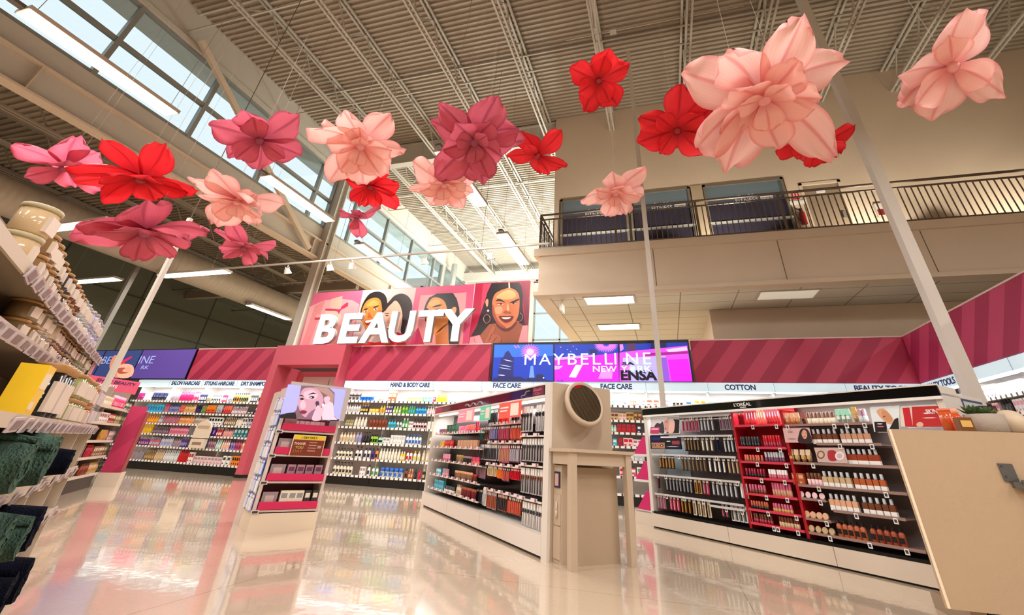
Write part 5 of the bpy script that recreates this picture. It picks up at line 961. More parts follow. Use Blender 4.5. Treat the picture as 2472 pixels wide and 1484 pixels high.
# ================================================================== CANDLE AND BATH RUG SHELVES (left)
SF = Frame(-3.71, 2.35, math.atan2(.6, -.8)); SF.lim = (-2.95, .1)
LX = 3.4
t = thing('home_shelving', 'tall cream shelving of candles and rolled bath rugs at the left edge', 'shelving', SF.w(-LX, 0, 0), SF.rz)
CW = mat('shelf_cream', (206, 188, 168), .45, var=.03); CWD = mat('shelf_cream_shaded', (150, 132, 112), .6)  # second cream is darkened, shade put into back panel and high shelves
MB().box(0, LX, .0, .5, 0, .09, mat('grey_kick', (92, 84, 80), .5)).build('base', t)
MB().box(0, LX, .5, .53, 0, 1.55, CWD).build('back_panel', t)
tagb = MB().box(-.045, .045, -.006, 0, -.02, .02, M(205, 192, 196, rough=.2)).box(-.03, .03, -.008, -.006, -.013, .013, M(140, 118, 120)).mesh('price_card')
for z, y, n in ((.1, 0, 0), (.355, 0, 9), (.57, 0, 9), (.80, 0, 17), (1.05, .15, 20), (1.21, .15, 20)):
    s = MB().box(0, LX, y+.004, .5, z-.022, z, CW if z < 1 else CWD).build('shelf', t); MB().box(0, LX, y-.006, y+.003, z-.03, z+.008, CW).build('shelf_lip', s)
    for k in range(n):
        o = obj('price_card', tagb, s, loc=(LX-.08-k*(LX-.9)/max(n, 1)*.97, y-.008, z-.02)); o.rotation_euler = (.25, random.uniform(-.06, .06), random.uniform(-.08, .08))
for x in (LX-.02, LX-.62, LX-1.24, LX-1.86): MB().box(x, x+.02, .012, .5, .101, .775, CW).build('upright', t)
MB().box(LX-.02, LX, .17, .5, .81, 1.2, CW).build('end_upright', t)
# candle jars with parts
JM = {}
def candle(x, y, z, wax, lid, w, h, lb, grp, lab=True, stack=0):
    k = (wax, lid, w, h)
    if k not in JM:
        c = M(*PAL[wax], rough=.12); r = w/2
        JM[k] = (MB().lathe([(r*.9, 0), (r, h*.06), (r, h*.84)], c, 16).mesh('jar_glass'), MB().lathe([(r*.98, h*.84), (r*1.06, h*.85), (r*1.06, h*.97), (r*1.0, h)], M(*lid), 16).mesh('lid'), MB().box(-r*.62, r*.62, -r*1.03, -r*.75, h*.14, h*.68, M(226, 208, 192)).mesh('paper_label'))
    o = thing('candle_jar', lb, 'candle', SF.w(x, y, z+.001), SF.rz+random.uniform(-.35, .35), grp)
    for nm, me in zip(('jar_glass', 'lid', 'paper_label'), JM[k]): obj(nm, me, o)
WD, SV, CRM = (176, 128, 70), (176, 170, 168), (190, 176, 140)
def jar_run(u0, u1, z, y, wax, lid, w, h, n_stack, text, shelf):
    x0, x1 = SF.xu(u0, z, y), SF.xu(u1, z, y); n = max(1, round((x1-x0)/(w*1.08))); dx = (x1-x0)/n
    for k in range(n):
        for s in range(n_stack):
            tier = '' if n_stack == 1 else (' lower tier,', ' upper tier,', ' top tier,')[s]
            candle(x0+dx*(k+.5), y+random.uniform(0, .012), z+s*(h+.001), wax, lid, w, h, '%s,%s %s' % (text, tier, shelf), '%s %s %s' % (text, tier, shelf))
for a in ((4, 30, 'tan', CRM, .1, .1, 2, 'large tan candle jar with cream lid'), (31, 75, 'bronze', WD, .095, .075, 2, 'bronze candle jar with wooden lid'), (76, 118, 'charcoal', WD, .085, .07, 2, 'dark candle jar with wooden lid'), (119, 150, 'brown', WD, .08, .07, 2, 'brown candle jar with wooden lid'), (151, 176, 'silver', SV, .08, .075, 2, 'silver flecked candle jar'), (177, 204, 'lavender', SV, .075, .085, 2, 'tall bluish glass candle')):
    jar_run(a[0], a[1], 1.21, .205, a[2], a[3], a[4], a[5], a[6], a[7], 'topmost candle shelf')
for a in ((4, 40, 'bronze', WD, .085, .068, 2, 'amber candle jar with wooden lid'), (41, 82, 'beige', SV, .09, .068, 2, 'beige marbled candle jar'), (83, 120, 'plum', WD, .075, .066, 2, 'plum candle jar with wooden lid'), (121, 150, 'charcoal', WD, .07, .066, 2, 'charcoal candle jar with wooden lid'), (151, 172, 'olive', SV, .08, .068, 2, 'olive green candle jar'), (173, 190, 'tan', CRM, .07, .066, 2, 'tan candle jar with pale lid')):
    jar_run(a[0], a[1], 1.05, .205, a[2], a[3], a[4], a[5], a[6], a[7], 'middle candle shelf')
for a in ((60, 95, 'black', WD, .1, .2, 1, 'tall dark glass vase candle'), (96, 118, 'bronze', WD, .09, .13, 1, 'amber glass candle with wooden lid'), (119, 160, 'olive', WD, .1, .105, 2, 'grey-green candle jar with wooden lid'), (162, 182, 'copper', WD, .09, .1, 2, 'terracotta candle jar with wooden lid')):
    jar_run(a[0], a[1], .80, .065, a[2], a[3], a[4], a[5], a[6], a[7], 'lowest candle shelf')
sz = 'the left candle shelving'
row(SF, sz, 'lowest', .80, [(2, 36, 'x', 'yellow', 'cream', .12, .16, 'gift box')], y=.06)
row(SF, sz, 'middle', 1.05, [(191, 206, 'x', 'palepink', 'silver', .06, .12, 'clear reed diffuser box')], y=.24)
PB = mat('clear_pinkish_box', (196, 178, 182), .15)
xb0, xb1 = SF.xu(184, .8, .08), SF.xu(229, .8, .08); nb = 5; db = (xb1-xb0)/nb
mL = MB().box(-.045, .045, -.03, .03, 0, .105, PB).mesh('diffuser_box'); mC = MB().box(-.02, .02, -.034, -.03, .02, .09, M(226, 212, 212)).mesh('label_card')
for s, tier in ((0, 'lower'), (1, 'upper')):
    for k in range(nb):
        o = obj('diffuser_box', mL, None, 'clear mauve diffuser box, %s row at the far end of the lowest candle shelf' % tier, 'box', 'clear diffuser boxes, %s row' % tier, loc=SF.w(xb0+db*(k+.5), .07, .801+s*.107), rz=SF.rz); obj('label_card', mC, o)
# sale sign card at the end & decorative black branches
q = thing('shelf_sign', 'small white framed pink and navy card at the far end of the candle shelf', 'sign', SF.w(-.08, .16, 1.06), SF.rz); MB().box(-.05, .05, 0, .006, 0, .14, M(225, 215, 210)).build('frame', q); MB().box(-.04, .04, -.003, 0, .045, .12, M(235, 140, 135)).build('pink_field', q); MB().box(-.04, .04, -.003, 0, .01, .043, M(40, 40, 80)).build('navy_field', q)
for x, z, lb in ((-.12, 1.215, 'black ceramic vase at the far end of the topmost candle shelf'),):
    q = thing('black_vase', lb, 'vase', SF.w(x, .24, z), SF.rz); MB().lathe([(.03, 0), (.045, .03), (.04, .08), (.02, .11), (.028, .125)], M(20, 18, 20, rough=.2), 14).build('vase_body', q)
    mb = MB()
    for k in range(14):
        a = random.uniform(0, 6.28); T = Matrix.Translation((0, 0, .12)) @ Matrix.Rotation(a, 4, 'Z') @ Matrix.Rotation(random.uniform(.2, 1.1), 4, 'X'); mb.add([(0, 0, 0), (.006, 0, .03), (0, 0, .07), (-.006, 0, .03)], [(0, 1, 2, 3)], M(110, 140, 50), T)
    mb.build('green_sprig', q)
# rolled bath rugs
def rug_mesh(R, Lg, c, seed):
    rnd = random.Random(seed); mb = MB(); mb_v = []; turns = 3.1; n = 66; th = R/(turns+.6)*.86; ny = 6
    pts = []
    for i in range(n+1):
        a = 2*pi*turns*i/n; r = .012+(R-.012-th/2)*i/n; pts.append((a, r))
    pr_ = []
    for side in (1, -1):
        seq = pts if side == 1 else list(reversed(pts))
        for a, r in seq:
            rr = r+side*th/2*(1+.18*math.sin(a*5.3+seed)); pr_.append((rr*math.cos(a+seed), rr*math.sin(a+seed)))
    N = len(pr_); vs = []
    for j in range(ny+1):
        y = Lg*j/ny; k = 1-.12*(abs(j/ny-.5)*2)**4
        for x, z in pr_: vs.append((x*k+rnd.uniform(-.002, .002), y+rnd.uniform(-.003, .003), z*k*.92+rnd.uniform(-.002, .002)))
    fs = [(j*N+i, j*N+(i+1) % N, (j+1)*N+(i+1) % N, (j+1)*N+i) for j in range(ny) for i in range(N)]
    m = n+1
    for j in (0, ny):
        for i in range(n): f = (j*N+i, j*N+i+1, j*N+N-2-i, j*N+N-1-i); fs.append(f if j == 0 else f[::-1])
    mb.add(vs, fs, c, smooth=True); me = mb.mesh('rolled_rug'); return me
def plush(key, c): return mat(key, c, 1, spec=.1, bump=1.0, bscale=140, var=.25, vscale=40)
GRN, NVY = plush('sage_plush', (74, 98, 86)), plush('navy_plush', (16, 18, 34))
rr = []
def rug(u, z, R, m, lb, y=.0, s=1):
    x = SF.xu(u, z+R, y); o = obj('rolled_rug', rug_mesh(R, .4, m, s), None, lb, 'bath rug', 'rolled bath rugs', loc=SF.w(x, y, z+R*.93+.004), rz=SF.rz)
rug(60, .57, .10, GRN, 'sage green plush bath rug roll, left one on the shelf under the candles', -.05, 1); rug(120, .57, .105, GRN, 'sage green plush bath rug roll, right one on the shelf under the candles', -.07, 2)
rug(168, .57, .07, NVY, 'small navy bath rug roll beside the right green roll under the candles', -.06, 3)
rug(14, .355, .1, GRN, 'sage green bath rug roll on the middle low shelf, left edge', -.07, 4); rug(92, .355, .095, NVY, 'navy plush bath rug roll on the middle low shelf, end bay', -.1, 5)
rug(58, .355, .085, GRN, 'sage green bath rug roll on the middle low shelf beside the upright', -.1, 8)
rug(62, .1, .11, NVY, 'navy plush bath rug roll on the bottom shelf, right one', -.1, 6); rug(12, .1, .11, NVY, 'navy plush bath rug roll on the bottom shelf, left one', -.1, 7)

# ================================================================== SHOP BEAUTY GONDOLA
GF = Frame(-9.04, 6.06, 2.36); GF.lim = (-6, 1)
t = thing('value_gondola', 'dark shelving run topped by the pink SHOP BEAUTY FOR LESS sign', 'shelving', GF.w(-2.2, 0, 0), GF.rz)
MB().box(0, 2.2, .02, .45, 0, .17, BLK).build('base', t); MB().box(0, 2.2, .45, .48, .17, 1.39, M(120, 104, 92)).build('back_panel', t)
for z in (.2, .44, .66, .9, 1.12): s = MB().box(0, 2.2, 0, .449, z-.02, z, CW).build('shelf', t); MB().box(0, 2.2, -.012, 0, z-.025, z+.01, M(196, 180, 166)).build('price_rail', s)
for x in (1.0, 2.16): MB().box(x, x+.03, .04, .449, .201, 1.39, M(150, 134, 120)).build('upright', t)
hs = MB().box(0, .86, 0, .03, 0, .22, M(205, 74, 106)).build('header_sign', t)
_l = (Matrix.Translation(GF.w(-2.2, 0, 0)) @ Matrix.Rotation(GF.rz, 4, 'Z')).inverted() @ Vector((-9.7, 5.66, 1.42)); hs.location = _l; hs.rotation_euler = (0, 0, pi/2-GF.rz)
fit_text('SHOP BEAUTY', .12, .8, .135, .19, -.002, M(70, 20, 70), .02, parent=hs, shear=.15); fit_text('FOR LESS', .1, .5, .06, .115, -.002, M(245, 225, 225), .02, parent=hs, shear=.15)
gz = 'the SHOP BEAUTY gondola'
def grow(s, z, bl): row(GF, gz, s, z, bl, y=.06)
GF2 = GF
grow('top', 1.12, [(232, 262, 'x', 'cream', 'tan', .08, .13), (263, 292, 'b', 'hotpink', 'pink', .07, .18), (293, 308, 'x', 'darkgreen', 'cream', .07, .13)])
grow('second', .9, [(228, 250, 'x', 'white', 'crimson', .09, .14), (251, 268, 'x', 'rust', 'cream', .07, .14), (269, 296, 'x', 'olive', 'cream', .06, .13)])
grow('third', .66, [(232, 248, 'b', 'amber', 'gold', .07, .15), (250, 276, 'x', 'mauve', 'cream', .09, .14), (277, 286, 'x', 'olive', 'bronze', .06, .14)])
grow('fourth', .44, [(196, 212, 'b', 'crimson', 'red', .07, .16), (214, 250, 'x', 'bronze', 'cream', .07, .14), (251, 276, 'x', 'charcoal', 'cream', .07, .14)])
grow('bottom', .2, [(182, 202, 'b', 'rust', 'brown', .07, .15), (204, 226, 'b', 'tan', 'gold', .07, .15), (228, 254, 'x', 'charcoal', 'cream', .07, .14)])
SPM = stripe_mat('rose_panel_stripes', 1, (186, 44, 92), (168, 34, 80))
q = thing('rose_end_panel', 'tall rose pink end panel beside the SHOP BEAUTY gondola', 'panel', GF.w(.08, 0, 0), GF.rz)
MB().box(0, .35, -.30, .0, .0, .2, M(214, 200, 184)).build('base', q); MB().box(0, .03, -.26, -.02, .201, 1.2, SPM).build('panel_face', q); MB().box(.031, .3, -.28, -.02, .201, 1.12, M(150, 60, 60)).build('stocked_side', q)

# ================================================================== COUNTER ON THE RIGHT
t = thing('service_counter', 'plain beige counter with metal corner bracket at the right edge', 'counter', (1.48, 3.85, 0))
CT = mat('counter_laminate', (176, 150, 122), .55, bump=.1, bscale=300, var=.04)
MB().box(0, 2.2, 0, .03, .09, 1.02, CT).build('front_panel', t); MB().box(.45, 2.2, .031, .5, .1, 1.019, CT).build('body', t); MB().box(0, .014, -.004, 0, .092, 1.018, M(232, 214, 190)).build('edge_highlight', t)  # pale strip down the left edge is a painted highlight
MB().box(.21, 2.2, .04, .5, 0, .089, BLK).build('kick', t); MB().box(.12, .2, .04, .5, 0, .089, M(150, 130, 108)).build('foot', t)
MB().box(.62, 2.2, -.03, -.001, .1, .70, CT).build('lower_door', t)
BM = mat('brushed_bracket', (120, 122, 124), .35, metal=.8)
b_ = MB().box(.535, .61, -.008, -.001, .745, .84, BM).build('bracket', t); MB().box(.56, .76, -.04, -.008, .71, .744, BM).build('bracket_arm', b_); MB().box(.6, .62, -.046, -.04, .735, .755, BM).build('latch', b_)
for x, z in ((.55, .825), (.55, .77)): MB().lathe([(.006, 0), (.006, .004)], M(60, 60, 60), 8, Matrix.Translation((x, -.008, z)) @ Matrix.Rotation(pi/2, 4, 'X')).build('screw', b_)
# things on the counter
px_ = on(2385, 1030, 1, 4.12).x
t = thing('succulent_pot', 'grey concrete pot of green succulents on the beige counter', 'potted plant', (px_, 4.12, 1.02))
MB().lathe([(.09, 0), (.105, .02), (.112, .125), (.102, .125), (.09, .11)], mat('concrete_pot', (164, 150, 136), .9, bump=.3, bscale=60), 24).build('pot', t)
mb = MB()
for c, r0, n in (((-.06, 0), .07, 16), ((.05, .02), .06, 16), ((.0, -.05), .05, 12), ((.02, .06), .06, 12)):
    for k in range(n):
        a = k*2.4; el = .35+.95*k/n; T = Matrix.Translation((c[0], c[1], .125)) @ Matrix.Rotation(a, 4, 'Z') @ Matrix.Rotation(-el, 4, 'Y')
        L_ = 1.35*r0*(1-.4*k/n); mb.add([(0, 0, 0), (L_*.6, -.016, .006), (L_, 0, .012), (L_*.6, .016, .006), (L_*.5, 0, -.008)], [(0, 1, 4), (1, 2, 4), (2, 3, 4), (3, 0, 4), (0, 3, 2, 1)], M(56, 84, 40) if k % 3 else M(96, 120, 60), T)
mb.build('succulent_leaves', t)
def cnt(u, y, fn, name, lb, cat):
    q = thing(name, lb, cat, (on(u, 1030, 1, y).x, y, 1.021)); fn(q); return q
cnt(2318, 4.1, lambda q: (MB().lathe([(.035, 0), (.035, .1), (.02, .12)], M(214, 70, 20, rough=.15), 12).build('bottle_body', q), MB().lathe([(.02, .12), (.02, .16)], M(230, 150, 120), 10).build('cap', q)), 'orange_bottle', 'orange translucent bottle left of the succulent pot', 'bottle')
cnt(2296, 4.22, lambda q: (MB().lathe([(.045, 0), (.05, .09), (.045, .15)], M(196, 84, 36, rough=.15), 12).build('jar_body', q), MB().lathe([(.046, .15), (.046, .17)], M(225, 120, 90), 12).build('lid', q)), 'amber_jar', 'orange jar behind the bottle left of the succulent pot', 'jar')
cnt(2330, 3.97, lambda q: (MB().box(-.04, .04, -.03, .03, 0, .09, M(110, 66, 24)).build('box_body', q), MB().box(-.03, .03, -.032, -.03, .03, .07, M(214, 170, 90)).build('label', q)), 'small_carton', 'small brown carton in front of the orange bottle on the counter', 'box')
cnt(2400, 4.3, lambda q: (MB().box(-.05, .05, -.03, .03, 0, .2, M(36, 32, 26)).build('pack', q), MB().box(-.04, .04, -.032, -.03, .13, .18, M(150, 40, 40)).build('red_print', q), MB().lathe([(.014, .2), (.014, .225)], M(60, 20, 20), 8, cx=.03).build('clip', q)), 'dark_packet', 'dark packet with red print standing behind the succulents', 'packet')
cnt(2446, 4.2, lambda q: (MB().lathe([(.07, 0), (.1, .03), (.1, .1), (.06, .15), (.02, .165)], M(200, 178, 152), 16).build('dome', q), MB().lathe([(.072, 0), (.09, .02)], M(120, 90, 60), 16).build('base_ring', q)), 'beige_dome', 'beige rounded container right of the succulent pot', 'container')
# ================================================================== POLES
PW = mat('pole_white', (214, 206, 196), .4)
t = thing('tall_pole', 'tall white square pole rising behind the counter to the roof', 'pole', (3.46, 6.5, 0)); MB().box(-.07, .07, -.07, .07, 0, 10.6, PW).build('shaft', t); MB().box(-.12, .12, -.12, .12, 0, .03, PW).build('base_plate', t)
t = thing('thin_pole', 'thin white pole in front of the video wall', 'pole', (-.01, 7.86, 0)); MB().box(-.045, .045, -.045, .045, 0, 9.9, PW).build('shaft', t); MB().box(-.09, .09, -.09, .09, 0, .02, PW).build('base_plate', t)
t = thing('thin_pole', 'thin white pole rising at the left in front of the SHOP BEAUTY sign', 'pole', (-7.3, 4.49, 0)); MB().box(-.03, .03, -.03, .03, 0, 3.91, PW).build('shaft', t); MB().tube([(0, 0, 3.91), (0, 0, 10.6)], .008, M(120, 110, 100)).build('feed_cable', t)
t = thing('far_post', 'short grey post under the lower left roof behind the candles', 'post', (-15.2, 8.6, 0)); MB().box(-.06, .06, -.06, .06, 0, 6.3, M(130, 126, 118)).build('shaft', t)

# ================================================================== LIGHT FIXTURES
TUBE = mat('lamp_lens', (255, 240, 214), .5, emit=6); HS = mat('lamp_housing', (206, 198, 186), .4); WIRE = M(150, 142, 132)
lens_m = MB().box(-.13, .13, .02, 2.03, -.012, 0, TUBE).mesh('lens'); hous_m = MB().box(-.15, .15, 0, 2.05, .0, .06, HS).mesh('housing'); cap_m = MB().box(-.05, .05, -.14, 0, .02, .07, M(110, 104, 98)).mesh('end_bracket')
lou = MB()
for k in range(40): lou.box(-.12, .12, .05+k*.05, .056+k*.05, -.016, -.0125, M(220, 200, 165))
lou_m = lou.mesh('louvre')
def strip(x, y, z, rz, label, power, up, sc_y=1.0, louv=False, w0=.1):
    q = thing('strip_light', label, 'ceiling light', (x, y, z), rz)
    for nm, me in (('lens', lens_m), ('housing', hous_m), ('end_bracket', cap_m))+((('louvre', lou_m),) if louv else ()):
        o = obj(nm, me, q); o.scale = (1, sc_y, 1)
    for yy in (w0, 1.95*sc_y): MB().tube([(0, yy, .06), (0, yy, up-z)], .004, WIRE, 4).build('suspension_wire', q)
    if power: area('strip_glow', (0, 1.0*sc_y, -.03), .26, 2.0*sc_y, power, parent=q)
strip(-7.6, 1.6, 5.5, 0, 'long louvred strip light at the upper left corner below the clerestory', 150, 10.64, louv=True)
strip(-7.5, 5.55, 5.5, 0, 'lit strip light crossing the diagonal brace left of the tall column', 150, 10.64)
strip(-7.6, 8.9, 5.5, 0, 'strip light just above the left end of the portrait sign', 150, 10.64)
strip(-7.6, 12.6, 5.5, 0, 'small far strip light above the BEAUTY sign near the round column', 200, 10.64)
strip(-3.5, 5.55, 5.5, 0, 'strip light partly behind the lower pink flower in the middle', 150, 10.64)
strip(-3.5, 9.0, 5.5, 0, 'strip light left of the mezzanine corner', 150, 10.64); strip(-3.5, 12.6, 5.5, 0, 'strip light farther along toward the far windows', 200, 10.64)
R9 = -pi/2
strip(-14.2, 5.7, 4.93, R9, 'bright strip light beside the round duct behind the mauve flower', 60, 7.04, 1.22, w0=.4); strip(-18.8, 8.9, 5.0, R9, 'strip light low over the candle jars at the far left', 50, 7.04, 1.22)
strip(-14.3, 8.8, 4.93, R9, 'strip light between the duct and the lower mauve flower', 60, 7.04, 1.25, w0=.5); strip(-14.2, 11.9, 5.0, 0, 'strip light under the duct left of the tall column', 50, 5.14, .97)
for x, y in ((-7.6, 16.5), (-7.6, 20.5), (-3.9, 16.5), (-3.9, 20.5)): area('far_hall_fill', (x, y, 5.5), .3, 2.0, 300, (.93, 1, .97)); area('far_hall_fill_up', (x, y, 5.6), .3, 2.0, 420, (.92, 1, .97), (pi, 0, 0))  # unseen area lights added to brighten the far hall and its ceiling
for x, y in ((-14.2, 1.5), (-18, 3)): area('low_roof_row_light', (x, y, 5.0), 2.4, .3, 50)
# track with heads
t = thing('lighting_track', 'long thin white lighting track crossing in front of the tall column', 'track', (-13.2, 8.3, 4.79))
MB().box(0, 11.1, -.02, .02, -.02, .02, M(190, 182, 172)).build('rail', t)
for x in (1.5, 5.5, 9.5): MB().tube([(x, 0, .02), (x, 0, 5.8)], .006, WIRE, 4).build('drop_wire', t)
hd1 = MB().lathe([(.03, .0), (.05, -.03), (.09, -.13), (.095, -.15), (.07, -.14)], M(226, 220, 212), 14, Matrix.Translation((0, 0, -.1)) @ Matrix.Rotation(.5, 4, 'X')).mesh('lamp_head'); hd2 = MB().tube([(0, 0, -.02), (0, 0, -.09)], .012, M(226, 220, 212)).box(-.06, -.05, -.01, .01, -.2, -.08, M(226, 220, 212)).box(.05, .06, -.01, .01, -.2, -.08, M(226, 220, 212)).mesh('yoke')
for u, lb in ((696, 'first track spotlight left of the tall column'), (796, 'second track spotlight, just right of the column'), (848, 'third track spotlight right of the column'), (1021, 'fourth track spotlight above the portrait sign'), (1181, 'rightmost track spotlight beside the mezzanine')):
    x = on(u, 640, 1, 8.3).x; q = thing('track_spotlight', 'white '+lb, 'spotlight', (x, 8.3, 4.768)); obj('lamp_head', hd1, q); obj('yoke', hd2, q)
for u, v, z, lb in ((1480, 78, 9.9, 'small junction box on the roof pipe above the upper red flower'),):
    P = on(u, v, 2, z); t = thing('junction_box', lb, 'junction box', P); MB().box(-.08, .08, -.08, .08, 0, .08, STEEL).build('box', t); MB().tube([(-1.2, 0, .04), (3, 0, .04)], .015, STEEL).build('conduit', t)

# ================================================================== GIANT FLOWERS
def petal_mat(key, c, dark, edge):
    m, nt, b = nodes(key); tc = nt.nodes.new('ShaderNodeTexCoord'); sep = nt.nodes.new('ShaderNodeSeparateXYZ'); nt.links.new(tc.outputs['UV'], sep.inputs[0])
    u, v = sep.outputs[0], sep.outputs[1]
    a = mth(nt, 'ABSOLUTE', mth(nt, 'SUBTRACT', u, .5))
    rib = mth(nt, 'SUBTRACT', 1, mth(nt, 'DIVIDE', a, .07), True)
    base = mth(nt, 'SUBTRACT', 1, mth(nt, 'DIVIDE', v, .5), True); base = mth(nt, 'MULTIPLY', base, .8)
    wv = nt.nodes.new('ShaderNodeTexWave'); wv.bands_direction = 'X'; wv.inputs['Scale'].default_value = 5; wv.inputs['Distortion'].default_value = 3; wv.inputs['Detail'].default_value = 3; wv.inputs['Detail Scale'].default_value = 2; nt.links.new(tc.outputs['UV'], wv.inputs[0])
    vein = mth(nt, 'MULTIPLY', wv.outputs[1], .07)
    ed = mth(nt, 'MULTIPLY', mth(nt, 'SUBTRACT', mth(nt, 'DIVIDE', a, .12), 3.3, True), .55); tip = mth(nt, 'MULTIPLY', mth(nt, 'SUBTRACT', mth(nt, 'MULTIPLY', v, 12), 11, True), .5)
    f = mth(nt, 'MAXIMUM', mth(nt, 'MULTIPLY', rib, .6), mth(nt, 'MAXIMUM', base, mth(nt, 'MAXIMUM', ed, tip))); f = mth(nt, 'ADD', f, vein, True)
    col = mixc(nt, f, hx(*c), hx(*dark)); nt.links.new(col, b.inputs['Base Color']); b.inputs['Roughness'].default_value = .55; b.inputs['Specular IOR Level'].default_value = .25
    out = [n for n in nt.nodes if n.type == 'OUTPUT_MATERIAL'][0]; tl = nt.nodes.new('ShaderNodeBsdfTranslucent'); nt.links.new(col, tl.inputs[0]); mx = nt.nodes.new('ShaderNodeMixShader'); mx.inputs[0].default_value = .4
    nt.links.new(b.outputs[0], mx.inputs[1]); nt.links.new(tl.outputs[0], mx.inputs[2]); nt.links.new(mx.outputs[0], out.inputs[0]); return m
FC_ = dict(pink=(petal_mat('pink_petal', (255, 208, 200), (226, 100, 110), None), (226, 150, 150)), red=(petal_mat('red_petal', (236, 48, 56), (146, 8, 22), None), (150, 20, 30)), mauve=(petal_mat('mauve_petal', (216, 104, 126), (132, 34, 66), None), (140, 50, 80)))
def petal(L, Wd, lift, curl, ruff, ph, mt, rnd):
    ns, nt_ = 13, 12; vs = []; uv = []
    k1, k2, sk, tw = rnd.uniform(2.0, 3.4), rnd.uniform(0, 6.3), rnd.uniform(-.25, .25), rnd.uniform(-.35, .35); notch = rnd.uniform(.0, .07)
    for i in range(ns+1):
        s = i/ns; w = Wd*(.14+.86*math.sin(pi/2*min(1, s/.66))**1.25 if s < .66 else max(.02, 1-((s-.66)/.37)**2)**.5)
        for j in range(nt_+1):
            t_ = -1+2*j/nt_; r = L*(s*(1-.13*t_*t_*s)-notch*s**6*math.cos(t_*5+k2)*.5)
            z = L*(lift*s+curl*s*s)+.24*w*t_*t_*(1-.35*s)-.10*w*math.exp(-(t_/.2)**2)*math.sin(pi*s**.8)+tw*w*t_*s+ruff*L*s*s*math.sin(k1*2*t_+k2+s*3)*(.3+.7*abs(t_))
            x = r*math.sqrt(max(.15, 1-lift*lift*.5)); vs.append((x, w*t_+sk*L*s*s, z)); uv.append((j/nt_, s))
    fs = [(i*(nt_+1)+j, (i+1)*(nt_+1)+j, (i+1)*(nt_+1)+j+1, i*(nt_+1)+j+1) for i in range(ns) for j in range(nt_)]
    c, s_ = math.cos(ph), math.sin(ph); vs = [(x*c-y*s_, x*s_+y*c, z) for x, y, z in vs]
    me = bpy.data.meshes.new('petal'); me.from_pydata(vs, [], fs); me.materials.append(mt); l = me.uv_layers.new(name='uv')
    for lp in me.loops: l.data[lp.index].uv = uv[lp.vertex_index]
    me.polygons.foreach_set('use_smooth', [True]*len(fs)); me.update(); return me
def flower(u, v, wpx, D, col, label, tilt=(0, 0), spin=0, n1=6, n2=5, n3=0, seed=1, l2=.72, wires=2, cup=.0, szx=1.0, full=1.0):
    rnd = random.Random(seed); dist = D*CF/wpx; P = EYE+ray(u, v)*dist
    q = thing('giant_flower', label, 'flower decoration', P, 0, None)
    # flower opens downward; tilt = (towards the photographer, sideways) in degrees
    toc = Vector((EYE.x-P.x, EYE.y-P.y, 0)).normalized(); sd = Vector((-toc.y, toc.x, 0))
    ax = (Vector((0, 0, -1))+toc*math.tan(math.radians(tilt[0]))+sd*math.tan(math.radians(tilt[1]))).normalized()
    rot = ax.to_track_quat('Z', 'Y').to_matrix().to_4x4() @ Matrix.Rotation(math.radians(spin), 4, 'Z'); mt, dk = FC_[col]; R = D/2
    def put(L, Wd, lift, curl, ruff, ph, off):
        me = petal(L, Wd, lift, curl, ruff, ph, mt, rnd); me.transform(rot @ Matrix.Translation((0, 0, off))); obj('petal', me, q)
    for k in range(n1):
        ph = 2*pi*k/n1+rnd.uniform(-.14, .14); put(R*rnd.uniform(.92, 1.1), R*rnd.uniform(.31, .43)*full*(6/n1)**.45, (rnd.uniform(-.55, -.2) if k % 3 == 0 else rnd.uniform(-.2, .25))+cup, rnd.uniform(-.2, .4), rnd.uniform(.05, .11), ph, -R*.06)
    for k in range(n2):
        ph = 2*pi*(k+.5)/n2+rnd.uniform(-.2, .2); put(R*l2*rnd.uniform(.85, 1.1), R*rnd.uniform(.24, .33)*full, rnd.uniform(.1, .4)+cup, rnd.uniform(-.05, .22), rnd.uniform(.04, .07), ph, 0)
    for k in range(n3):
        ph = 2*pi*(k+.2)/n3+rnd.uniform(-.2, .2); put(R*.42, R*.2, .55, -.1, .03, ph, R*.02)
    MB().lathe([(R*.02, -.02), (R*.1, -.005), (R*.11, R*.03), (R*.06, R*.07)], M(*dk), 14, rot).build('flower_centre', q)
    for k in range(wires):
        MB().tube([(0, 0, 0) if wires == 1 else ((k-.5)*R*.5, 0, 0), ((k-.5)*R*.2, 0, 10.6-P.z)], .0018, M(186, 176, 166), 4).build('hanging_wire', q)
flower(1445, 195, 160, .62, 'red', 'bright red hanging flower highest of all, left of the big pink one', (34, 0), 10, 5, 3, seed=2, wires=1)
flower(1843, 238, 378, 1.45, 'pink', 'largest pale pink hanging flower beside the tall white pole', (6, 4), 38, 8, 5, 3, seed=3, l2=.66)
flower(1635, 315, 195, .97, 'red', 'large red hanging flower tucked left behind the largest pink flower', (26, 0), 80, 6, 4, seed=21, wires=1)
flower(1972, 352, 180, .84, 'red', 'small red hanging flower under the largest pink flower', (8, 0), 75, 5, 3, seed=5, wires=1)
flower(2298, 162, 270, .95, 'pink', 'pink hanging flower alone at the upper right edge', (22, 16), 40, 6, 3, seed=6, wires=1)
flower(1145, 342, 240, 1.1, 'mauve', 'large dark rose hanging flower above the middle of the picture', (20, 0), 30, 7, 5, 3, seed=7)
flower(1298, 376, 140, .74, 'red', 'small red hanging flower touching the large dark rose one', (16, -12), 15, 5, 2, seed=8, wires=1)
flower(1072, 446, 180, .9, 'pink', 'pale pink hanging flower below left of the large dark rose one', (10, 0), 10, 7, 5, 3, seed=9)
flower(872, 352, 225, 1.1, 'pink', 'large pale pink hanging flower in front of the tall column top', (16, 0), 65, 8, 5, 2, seed=10)
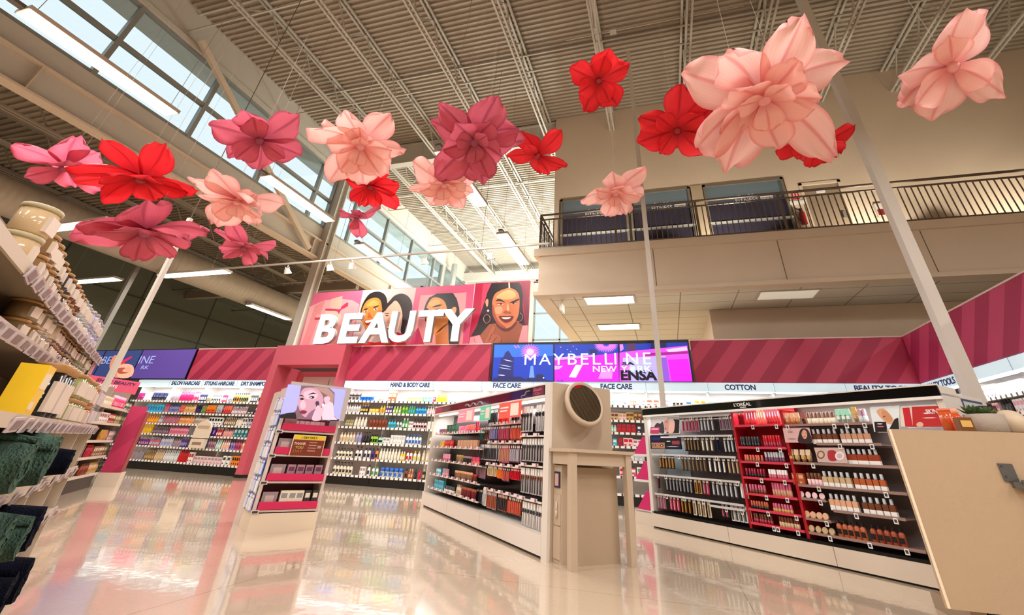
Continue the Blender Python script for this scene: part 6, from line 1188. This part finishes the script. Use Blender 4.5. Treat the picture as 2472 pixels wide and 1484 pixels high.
flower(895, 450, 160, .97, 'red', 'red hanging flower directly under the large pale pink one', (4, 0), 90, 6, 4, seed=11)
flower(860, 526, 102, .6, 'mauve', 'smallest mauve hanging flower below the red one', (6, 0), 5, 5, 2, seed=12, wires=1)
flower(627, 340, 195, .9, 'mauve', 'dark rose hanging flower in front of the clerestory windows', (24, 0), 55, 6, 3, seed=13, wires=1)
flower(340, 432, 240, 1.12, 'red', 'wide red hanging flower at the left beside a mauve one', (8, 10), 25, 7, 5, seed=14)
flower(156, 406, 190, 1.02, 'mauve', 'mauve hanging flower farthest left', (18, 8), 70, 6, 3, seed=15)
flower(573, 486, 200, .92, 'pink', 'pale pink hanging flower left of the steel beam end', (8, 0), 10, 6, 4, 3, seed=16)
flower(352, 562, 250, 1.14, 'mauve', 'wide mauve hanging flower in front of the strip light and thin pole', (14, 14), 50, 7, 5, seed=17, wires=1)
flower(590, 598, 145, .78, 'mauve', 'low dark rose hanging flower just above the lighting track', (12, 4), 15, 6, 4, seed=18)
flower(1487, 466, 165, .85, 'pink', 'small pale pink hanging flower in front of the mezzanine windows', (8, 0), 35, 6, 4, 2, seed=19, wires=1)

for i, x in enumerate((-1.2, 1.9, 5.0, 8.1)):
    q = thing('wall_uplight', ('small uplight on the walkway floor before the left mezzanine windows', 'small uplight on the walkway floor before the right mezzanine window', 'small uplight on the walkway floor right of the alarm box', 'small uplight on the walkway floor at the far right')[i], 'uplight', (x, 9.75, 5.17))
    MB().box(-.1, .1, -.06, .06, 0, .06, M(60, 56, 52)).build('housing', q); MB().box(-.08, .08, -.04, .04, .06, .065, mat('uplight_lens', (255, 236, 200), .5, emit=2)).build('lens', q)
    l = bpy.data.lights.new('uplight_beam', 'SPOT'); l.energy = 170; l.color = (1, .9, .74); l.spot_size = math.radians(112); l.spot_blend = .25; l.shadow_soft_size = .05
    o = bpy.data.objects.new('uplight_beam', l); COL.objects.link(o); o.parent = q; o.location = (0, 0, .09); o.rotation_euler = (pi-.42, 0, 0)
